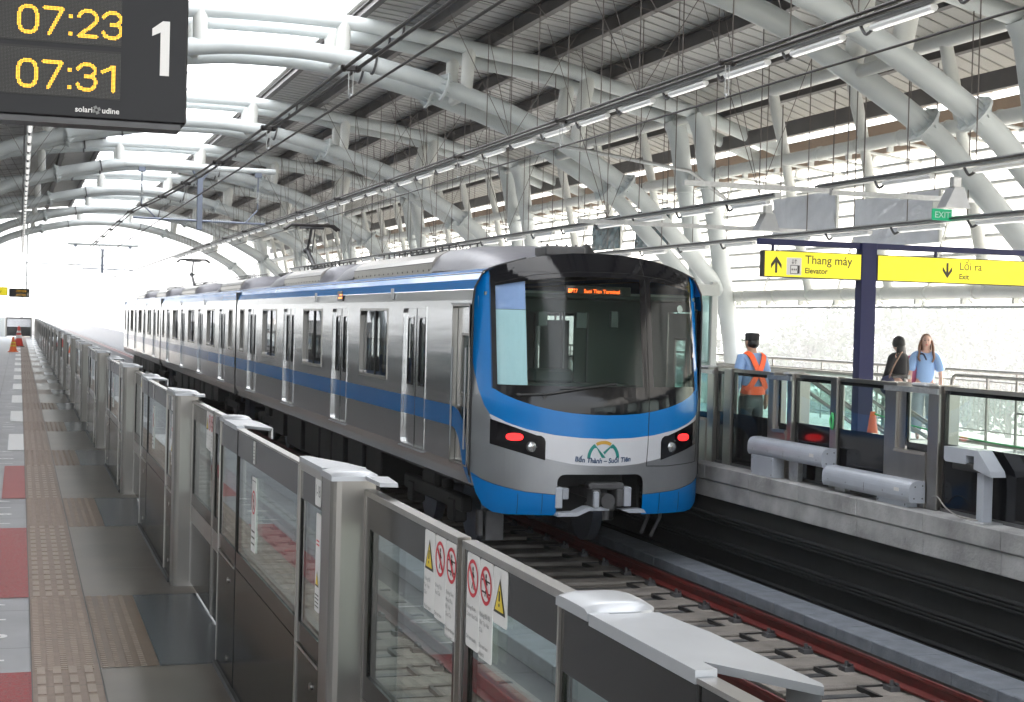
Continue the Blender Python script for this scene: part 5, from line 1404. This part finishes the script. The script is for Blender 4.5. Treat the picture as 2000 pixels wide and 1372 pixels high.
# coupler pocket
m = MB(); x0, x1 = TC+OP[0]-.02, TC+OP[1]+.02
m.box(x0-.03, x0, 16.42, 17.4, -.50, .0); m.box(x1, x1+.03, 16.42, 17.4, -.50, .0); m.box(x0, x1, 16.42, 17.4, -.02, .0); m.box(x0, x1, 17.35, 17.4, -.6, -.02); m.build('coupler_pocket', blackm, car)
m = MB(); cx = TC+.03
m.bbox(cx-.08, cx+.08, 16.35, 17.2, -.36, -.22, .02); m.bbox(cx-.22, cx+.2, 16.15, 16.32, -.21, -.13, .02); m.bbox(cx-.2, cx-.1, 16.1, 16.3, -.40, -.2, .012); m.bbox(cx+.1, cx+.18, 16.12, 16.3, -.40, -.2, .012)
m.tube([(cx-.02, 16.08, -.33), (cx-.02, 16.3, -.33)], .085, 16); m.tube([(cx, 16.2, -.42), (cx, 16.2, -.55)], .04, 10); m.bbox(cx-.16, cx+.16, 16.3, 16.5, -.47, -.38, .02); m.build('coupler', darkl, car)
m = MB(); m.bbox(cx-.2, cx-.14, 16.05, 16.1, -.40, -.22, .008); m.bbox(cx+.20, cx+.29, 16.15, 16.3, -.40, -.18, .01); m.bbox(x0+.005, x0+.09, 16.2, 16.35, -.42, -.18, .01); m.bbox(x0+.12, x0+.2, 16.3, 16.4, -.33, -.2, .01)
m.prism([(x0+.0, -.50), (x0+.02, -.46), (x0+.22, -.46), (x0+.36, -.40), (x0+.62, -.40), (x0+.62, -.44), (x0+.38, -.44), (x0+.24, -.50)], 1, 16.12, 16.3); m.prism([(x1-.30, -.43), (x1-.03, -.43), (x1-.0, -.47), (x1-.2, -.47)], 1, 16.12, 16.3); m.build('coupler_bracket', enc, car)
m = MB(); m.bbox(TC-1.22, TC-1.0, 16.75, 16.95, -.85, -.5, .01); m.bbox(TC-1.3, TC-1.24, 16.78, 16.9, -.8, -.5, .01); m.build('rail_guard', darkl, car)
m = MB(); m.tube([(TC+1.0, 16.9, -.45), (TC+.98, 16.85, -.62), (TC+.8, 16.7, -.82)], .022, 6); m.tube([(TC+.85, 16.9, -.45), (TC+.83, 16.85, -.6), (TC+.68, 16.7, -.78)], .022, 6); m.build('rail_guard', darkl, car)

# ------------------------------------------------------------------ people
def skinned(name, mat, parent, chains, subs=2, root=0):
    """chains: list of lists of (x,y,z,r[,r2]); points with the same coordinates are merged"""
    V = []; Rr = []; E = []; idx = {}
    for ch in chains:
        pv = None
        for p in ch:
            k = tuple(round(q, 4) for q in p[:3])
            if k not in idx: idx[k] = len(V); V.append(k); Rr.append((p[3], p[4] if len(p) > 4 else p[3]))
            if pv is not None and (pv, idx[k]) not in E: E.append((pv, idx[k]))
            pv = idx[k]
    me = bpy.data.meshes.new(name); me.from_pydata(V, E, []); me.materials.append(mat)
    o = bpy.data.objects.new(name, me); col.objects.link(o)
    o.parent = parent
    sk = o.modifiers.new('skin', 'SKIN'); sk.use_smooth_shade = True
    for i, sv in enumerate(me.skin_vertices[0].data if me.skin_vertices else []): sv.radius = Rr[i]; sv.use_root = (i == root)
    if not me.skin_vertices:
        pass
    s = o.modifiers.new('sub', 'SUBSURF'); s.levels = subs; s.render_levels = subs
    return o
def ensure_skin(me):
    pass
def person(x, y, h, face, lab, skinm_, pose):
    t = thing('person', lab, 'person', (x, y, 0)); t.rotation_euler = (0, 0, face)
    s = h/1.7; P = lambda a, b_, c: (a*s, b_*s, c*s)
    return t, s
def body(t, s, mat, arms, lean=(0, 0), headturn=0, legs=None):
    lx, ly = lean
    q = lambda a, b_, c, r, r2=None: ((a+lx*max(0, c-.9))*s, (b_+ly*max(0, c-.9))*s, c*s, r*s, (r2 or r)*s)
    pel = q(0, 0, .95, .13, .10); wst = q(0, 0, 1.08, .125, .09); chs = q(0, 0, 1.27, .15, .10); shl = q(0, 0, 1.40, .09, .07); nk = q(0, 0, 1.46, .055); hb = q(0, .01, 1.54, .07, .075); hd = q(0, .015, 1.62, .075, .085); ht_ = q(0, .0, 1.68, .055, .06)
    chains = [[pel, wst, chs, shl, nk, hb, hd, ht_]]
    for i, sg in enumerate((-1, 1)):
        a = arms[i]
        sh = q(sg*.185, 0, 1.385, .055)
        c = [shl, sh]+[q(*p) for p in a]; chains.append(c)
        h_ = Vector(c[-1][:3]); d = (h_-Vector(c[-2][:3])).normalized()
        for k in range(4):
            off = Vector(((k-1.5)*.018*s*(0.3), (k-1.5)*.02*s, 0)); e = h_+d*.05*s+off; f_ = e+d*(.035+.008*(1.5-abs(k-1.5)))*s+Vector((-sg*.012*s, 0.006*s, 0))
            chains.append([c[-1], (e.x, e.y, e.z, .009*s, .009*s), (f_.x, f_.y, f_.z, .007*s, .007*s)])
        th = h_+Vector((-sg*.012, .035, -.01))*s; chains.append([c[-1], (th.x, th.y, th.z, .010*s, .010*s), (th.x, th.y+.008*s, th.z-.03*s, .008*s, .008*s)])
    lg = legs or [[(.1, 0, .5), (.1, 0, .09)], [(.1, 0, .5), (.1, 0, .09)]]
    for i, sg in enumerate((-1, 1)):
        (kx, ky, kz), (ax, ay, az) = lg[i]
        chains.append([pel, q(sg*.095, 0, .86, .085), q(sg*kx, ky, kz, .058), q(sg*ax, ay, az, .042), q(sg*ax, ay+.07, .035, .035), q(sg*(ax+.01), ay+.16, .03, .03)])
    return skinned('body', mat, t, chains)
def face_bits(t, s, lean, mat, turn=0):
    lx, ly = lean; cz = 1.60; ox, oy = lx*.7, ly*.7
    m = MB(); c = Vector((ox*s, (oy+.02)*s, 1.60*s))
    m.ell(c, (.075*s, .092*s, .112*s), 18, 14); 
    nz = c+Vector((0, .095*s, -.008*s)); m.ell(nz, (.013*s, .02*s, .022*s), 8, 6)
    for sg in (-1, 1): m.ell(c+Vector((sg*.077*s, -.002, 0)), (.01*s, .018*s, .03*s), 8, 6)
    h_ = m.build('head', mat, None); h_.parent = t
    m = MB()
    for sg in (-1, 1): m.ell(c+Vector((sg*.03*s, .083*s, .018*s)), (.013*s, .008*s, .007*s), 8, 6); m.ell(c+Vector((sg*.03*s, .082*s, .042*s)), (.018*s, .008*s, .004*s), 8, 6)
    e = m.build('eyes', hairb, None); e.parent = h_
    m = MB(); m.ell(c+Vector((0, .082*s, -.052*s)), (.022*s, .01*s, .007*s), 10, 6); l = m.build('mouth', redp, None); l.parent = h_
    return c
def cloth(name, mat, t, s, chains, lean=(0, 0)):
    lx, ly = lean
    cs = [[((a[0]+lx*max(0, a[2]-.9))*s, (a[1]+ly*max(0, a[2]-.9))*s, a[2]*s, a[3]*s, (a[4] if len(a) > 4 else a[3])*s) for a in ch] for ch in chains]
    return skinned(name, mat, t, cs)
def ensure(): pass
# the Skin modifier needs its vertex layer: create through an edit of the mesh data
_sk_build = skinned
def skinned(name, mat, parent, chains, subs=2, root=0):
    import bmesh
    V = []; Rr = []; E = set(); idx = {}
    for ch in chains:
        pv = None
        for p in ch:
            k = tuple(round(q, 4) for q in p[:3])
            if k not in idx: idx[k] = len(V); V.append(k); Rr.append((p[3], p[4] if len(p) > 4 else p[3]))
            if pv is not None and pv != idx[k]: E.add((min(pv, idx[k]), max(pv, idx[k])))
            pv = idx[k]
    bm = bmesh.new(); lay = bm.verts.layers.skin.verify(); bv = [bm.verts.new(v) for v in V]
    for i, v in enumerate(bv): v[lay].radius = Rr[i]; v[lay].use_root = (i == root)
    for a, c in E: bm.edges.new((bv[a], bv[c]))
    me = bpy.data.meshes.new(name); bm.to_mesh(me); bm.free(); me.materials.append(mat)
    o = bpy.data.objects.new(name, me); col.objects.link(o); o.parent = parent
    sk = o.modifiers.new('skin', 'SKIN'); sk.use_smooth_shade = True
    s = o.modifiers.new('sub', 'SUBSURF'); s.levels = subs; s.render_levels = subs
    dg = bpy.context.evaluated_depsgraph_get(); me2 = bpy.data.meshes.new_from_object(o.evaluated_get(dg))
    o.modifiers.clear(); o.data = me2
    if not me2.materials: me2.materials.append(mat)
    me2.polygons.foreach_set('use_smooth', [True]*len(me2.polygons))
    return o
# guard, seen from behind (faces away, slightly left)
t, s = person(8.55, 17.0, 1.58, R(14), 'guard in pale blue shirt, black cap and orange safety straps, seen from behind', skin, None)
armsG = [[(-.25, -.02, 1.12, .045), (-.27, .03, .90, .035), (-.275, .05, .80, .026, .034)], [(.26, -.02, 1.12, .045), (.29, .02, .90, .035), (.30, .04, .80, .026, .034)]]
body(t, s, skin, armsG); c = face_bits(t, s, (0, 0), skin)
cloth('shirt', shirt, t, s, [[(0, 0, .88, .165, .125), (0, 0, 1.05, .165, .12), (0, 0, 1.27, .18, .125), (0, 0, 1.40, .12, .085), (0, 0, 1.465, .065, .065)],
      [(0, 0, 1.40, .12, .085), (-.175, 0, 1.395, .075), (-.235, -.01, 1.2, .072), (-.265, .01, 1.0, .062), (-.272, .03, .90, .058)], [(0, 0, 1.40, .12, .085), (.175, 0, 1.395, .075), (.245, -.01, 1.2, .072), (.285, .01, 1.0, .062), (.292, .02, .90, .058)]])
cloth('trousers', trous, t, s, [[(0, 0, .99, .15, .115), (0, 0, .90, .165, .125)], [(0, 0, .90, .165, .125), (-.09, 0, .78, .105), (-.105, 0, .5, .085), (-.11, 0, .08, .07)], [(0, 0, .90, .165, .125), (.09, 0, .78, .105), (.105, 0, .5, .085), (.11, 0, .08, .07)]])
def strap(m, P, w_, off=0):
    P = smooth_curve(P, 5)
    for a, c_ in zip(P, P[1:]):
        d = (c_-a).normalized(); n = d.cross(Vector((0, -1, 0))).normalized()*w_; 
        m.add([(a-n), (c_-n), (c_+n), (a+n), (a-n+Vector((0, .012, 0))), (c_-n+Vector((0, .012, 0))), (c_+n+Vector((0, .012, 0))), (a+n+Vector((0, .012, 0)))], [(0, 1, 2, 3), (4, 5, 6, 7), (0, 1, 5, 4), (3, 2, 6, 7)])
m = MB(); v = lambda *a: Vector(a)*s
strap(m, [v(-.13, -.03, 1.475), v(-.11, -.115, 1.43), v(-.05, -.150, 1.30), v(.02, -.152, 1.19), v(.12, -.14, 1.04), v(.17, -.10, .98)], .040*s); strap(m, [v(.13, -.03, 1.475), v(.11, -.115, 1.43), v(.05, -.154, 1.30), v(-.02, -.156, 1.19), v(-.12, -.14, 1.04), v(-.17, -.10, .98)], .040*s)
strap(m, [v(-.18, -.02, .985), v(-.14, -.115, .975), v(0, -.148, .97), v(.14, -.115, .975), v(.18, -.02, .985)], .055*s)
o = m.build('safety_vest', vestm, None); o.parent = t
m = MB(); m.lathe((0, .005*s, 1.625*s), [(.09*s, 0), (.093*s, .03*s), (.10*s, .075*s), (.085*s, .10*s), (0, .105*s)], 20); m.prism([(-.085*s, .05*s), (.085*s, .05*s), (.06*s, .16*s), (-.06*s, .16*s)], 2, 1.622*s, 1.632*s); o = m.build('cap', blkcl, None); o.parent = t
m = MB(); m.ell((0, -.012*s, 1.59*s), (.082*s, .088*s, .075*s), 16, 10); o = m.build('hair', hairb, None); o.parent = t
# woman in black
t, s = person(12.72, 20.4, 1.57, R(-150), 'woman with long black hair in a black top and jeans, turned away', skinl, None)
lean = (.12, .10)
armsB = [[(-.24, .02, 1.13, .042), (-.2, .12, .98, .034), (-.15, .2, .95, .024, .032)], [(.24, .02, 1.13, .042), (.2, .12, .98, .034), (.14, .2, .95, .024, .032)]]
t.rotation_euler = (0, 0, R(20)); body(t, s, skinl, armsB, lean); face_bits(t, s, lean, skinl)
cloth('top', blkcl, t, s, [[(0, 0, .90, .15, .12), (0, 0, 1.08, .15, .115), (0, 0, 1.27, .17, .12), (0, 0, 1.40, .11, .08), (0, 0, 1.455, .062)], [(0, 0, 1.40, .11, .08), (-.17, 0, 1.39, .07), (-.235, .02, 1.15, .06), (-.2, .12, .99, .05)], [(0, 0, 1.40, .11, .08), (.17, 0, 1.39, .07), (.235, .02, 1.15, .06), (.2, .12, .99, .05)]], lean)
cloth('jeans', jeans, t, s, [[(0, 0, .98, .145, .115), (0, 0, .90, .16, .125)], [(0, 0, .90, .16, .125), (-.09, 0, .78, .10), (-.10, 0, .5, .08), (-.11, 0, .08, .07)], [(0, 0, .90, .16, .125), (.09, 0, .78, .10), (.10, 0, .5, .08), (.11, 0, .08, .07)]])
ox, oy = lean[0]*.72, lean[1]*.72
m = MB(); m.ell(((ox)*s, (oy+.0)*s, 1.625*s), (.098*s, .115*s, .118*s), 18, 12); m.ell((ox*s, (oy-.05)*s, 1.51*s), (.095*s, .06*s, .14*s), 16, 12); m.ell(((ox+.08)*s, (oy-.0)*s, 1.42*s), (.04*s, .05*s, .14*s), 12, 10)
for k in range(8): m.tube([((ox+.07+.01*k)*s, (oy-.03)*s, 1.5*s), ((ox+.09+.008*k)*s, (oy-.02)*s, 1.38*s), ((ox+.085+.012*k)*s, (oy)*s, (1.26-.01*(k % 3))*s)], .009*s, 5)
o = m.build('hair', hairb, None); o.parent = t
T = t.location
t2 = thing('handbag', 'dark navy shoulder bag on the hip of the woman in black', 'bag', (12.62, 20.28, .85))
m = MB(); m.ell((12.45, 20.25, .86), (.13, .09, .15), 14, 10); m.build('bag_body', navyb, t2)
m = MB(); m.tube(smooth_curve([(12.43, 20.2, .95), (12.53, 20.22, 1.15), (12.67, 20.27, 1.33), (12.75, 20.35, 1.36)], 4), .012, 6); m.build('strap', pm('strap_tan', (.25, .15, .1), .6), t2)
# girl in blue, facing the camera
t, s = person(13.55, 20.95, 1.62, R(152), 'young woman with wavy brown hair in a light blue T-shirt facing the camera', skinl, None)
armsC = [[(-.24, .02, 1.13, .040), (-.25, .06, .92, .032), (-.24, .1, .84, .023, .03)], [(.24, .02, 1.13, .040), (.25, .06, .92, .032), (.24, .1, .84, .023, .03)]]
body(t, s, skinl, armsC); face_bits(t, s, (0, 0), skinl)
cloth('t_shirt', shirtl, t, s, [[(0, 0, .86, .165, .13), (0, 0, 1.05, .155, .12), (0, 0, 1.27, .165, .12), (0, 0, 1.40, .11, .08), (0, 0, 1.455, .065)], [(0, 0, 1.40, .11, .08), (-.17, 0, 1.385, .075), (-.225, .01, 1.2, .085), (-.24, .015, 1.1, .088)], [(0, 0, 1.40, .11, .08), (.17, 0, 1.385, .075), (.225, .01, 1.2, .085), (.24, .015, 1.1, .088)]])
cloth('trousers', jeans, t, s, [[(0, 0, .97, .14, .11), (0, 0, .90, .16, .125)], [(0, 0, .90, .16, .125), (-.09, 0, .78, .11), (-.12, 0, .5, .11), (-.14, 0, .07, .12)], [(0, 0, .90, .16, .125), (.09, 0, .78, .11), (.12, 0, .5, .11), (.14, 0, .07, .12)]])
m = MB(); m.ell((0, -.022*s, 1.635*s), (.092*s, .098*s, .10*s), 18, 12); m.ell((0, -.06*s, 1.5*s), (.10*s, .055*s, .15*s), 14, 10)
random.seed(2)
for sg in (-1, 1):
    for k in range(9):
        a = .078+.012*random.random(); b_ = -.03+.012*k
        m.tube(smooth_curve([(sg*a*s, b_*s*.6, 1.62*s), (sg*(a+.025)*s, (b_+.01)*s, 1.52*s), (sg*(a+.012+.02*random.random())*s, (b_+.03)*s, 1.43*s), (sg*(a+.04)*s, (b_+.04)*s, 1.34*s), (sg*(a+.015)*s, (b_+.05)*s, (1.26+.03*random.random())*s)], 3), [.016*s]*10+[.012*s]*3, 6)
o = m.build('hair', hairl, None); o.parent = t
t2 = thing('backpack', 'pink and navy backpack worn by the young woman in blue', 'backpack', (13.45, 21.1, 1.1))
m = MB(); m.ell((13.40, 21.12, 1.08), (.15, .12, .23), 14, 10); m.build('bag_body', pinkm, t2)
m = MB()
m.tube(smooth_curve([(13.42, 21.02, 1.30), (13.45, 20.88, 1.335), (13.465, 20.80, 1.24)], 4), .013, 6); m.tube(smooth_curve([(13.76, 21.02, 1.30), (13.75, 20.88, 1.335), (13.70, 20.80, 1.24)], 4), .013, 6); m.build('strap', navyb, t2)

# ------------------------------------------------------------------ trees and buildings outside
def tree(x, y, h, lab, seed):
    random.seed(seed); t = thing('tree', lab, 'tree', (x, y, -12), 'trees outside the station')
    m = MB(); m.tube([(x, y, -12), (x+.3, y, -12+h*.35), (x+.1, y+.2, -12+h*.7)], [.4, .28, .1], 8)
    for k in range(6):
        a = random.uniform(0, 6.28); m.tube([(x+.2, y, -12+h*(.3+.05*k)), (x+math.cos(a)*h*.16, y+math.sin(a)*h*.16, -12+h*(.5+.06*k))], [.14, .04], 6)
    m.build('trunk', trunkm, t)
    c = MB(); clumps = [(random.gauss(0, h*.2), random.gauss(0, h*.2), random.uniform(h*.35, h*.95), random.uniform(h*.07, h*.14)) for _ in range(34)]
    for cx, cy, cz, cr in clumps:
        for _ in range(110):
            d = Vector((random.gauss(0, 1), random.gauss(0, 1), random.gauss(0, 1))).normalized()*cr*random.uniform(.5, 1.05); p = Vector((x+cx, y+cy, -12+cz))+d
            u = Vector((random.gauss(0, 1), random.gauss(0, 1), random.gauss(0, 1))).normalized()*.30; w_ = u.cross(Vector((random.gauss(0, 1), random.gauss(0, 1), 1))).normalized()*.22
            c.quad(p-u, p-w_, p+u, p+w_)
    c.build('crown', treem, t)
TR = [(58+4.7*k+(k % 3)*3.4, 118-2.6*k+(k*37 % 12), 14.6+(k*53 % 24)/10) for k in range(8)]
for i, (x, y, h) in enumerate(TR): tree(x, y, h, 'hazy green tree far outside beyond the railing, %s from the left' % ORD[i].replace('nearest', 'first'), 30+i)
for i, (x, y, w_, d, h) in enumerate(((262, 175, 40, 16, 12), (285, 150, 26, 16, 16))):
    t = thing('building', ('low pale building in the haze right of the trees', 'taller pale building in the haze at the right')[i], 'building', (x, y, -12), 'buildings in the haze')
    MB().box(x, x+d, y, y+w_, -12, -12+h).build('wall', bldm, t); MB().box(x-.5, x+d+.5, y-.5, y+w_+.5, -12+h, -11.6+h).build('roof', alu, t)
    m = MB()
    for k in range(int(h/3)):
        for j in range(8): m.box(x-.05, x, y+1.5+j*3.2, y+3.2+j*3.2, -10.8+k*3, -9.4+k*3)
    m.build('window_band', blackg, t)
# haze in the air
m = MB().box(-60, 330, -12, 450, -13, 12.5); hz_o = m.build('haze', (lambda: None)() or bpy.data.materials.new('haze_air'))
hm = hz_o.data.materials[0]; hm.use_nodes = True; n = hm.node_tree; n.nodes.clear(); o = n.nodes.new('ShaderNodeOutputMaterial'); pv = n.nodes.new('ShaderNodeVolumePrincipled')
pv.inputs['Color'].default_value = (.95, .96, .98, 1); pv.inputs['Density'].default_value = .0028; pv.inputs['Anisotropy'].default_value = .3
n.links.new(pv.outputs[0], o.inputs['Volume']); hz_o['kind'] = 'stuff'
import sys as _s
if '--nohaze' in _s.argv: bpy.data.objects.remove(hz_o)
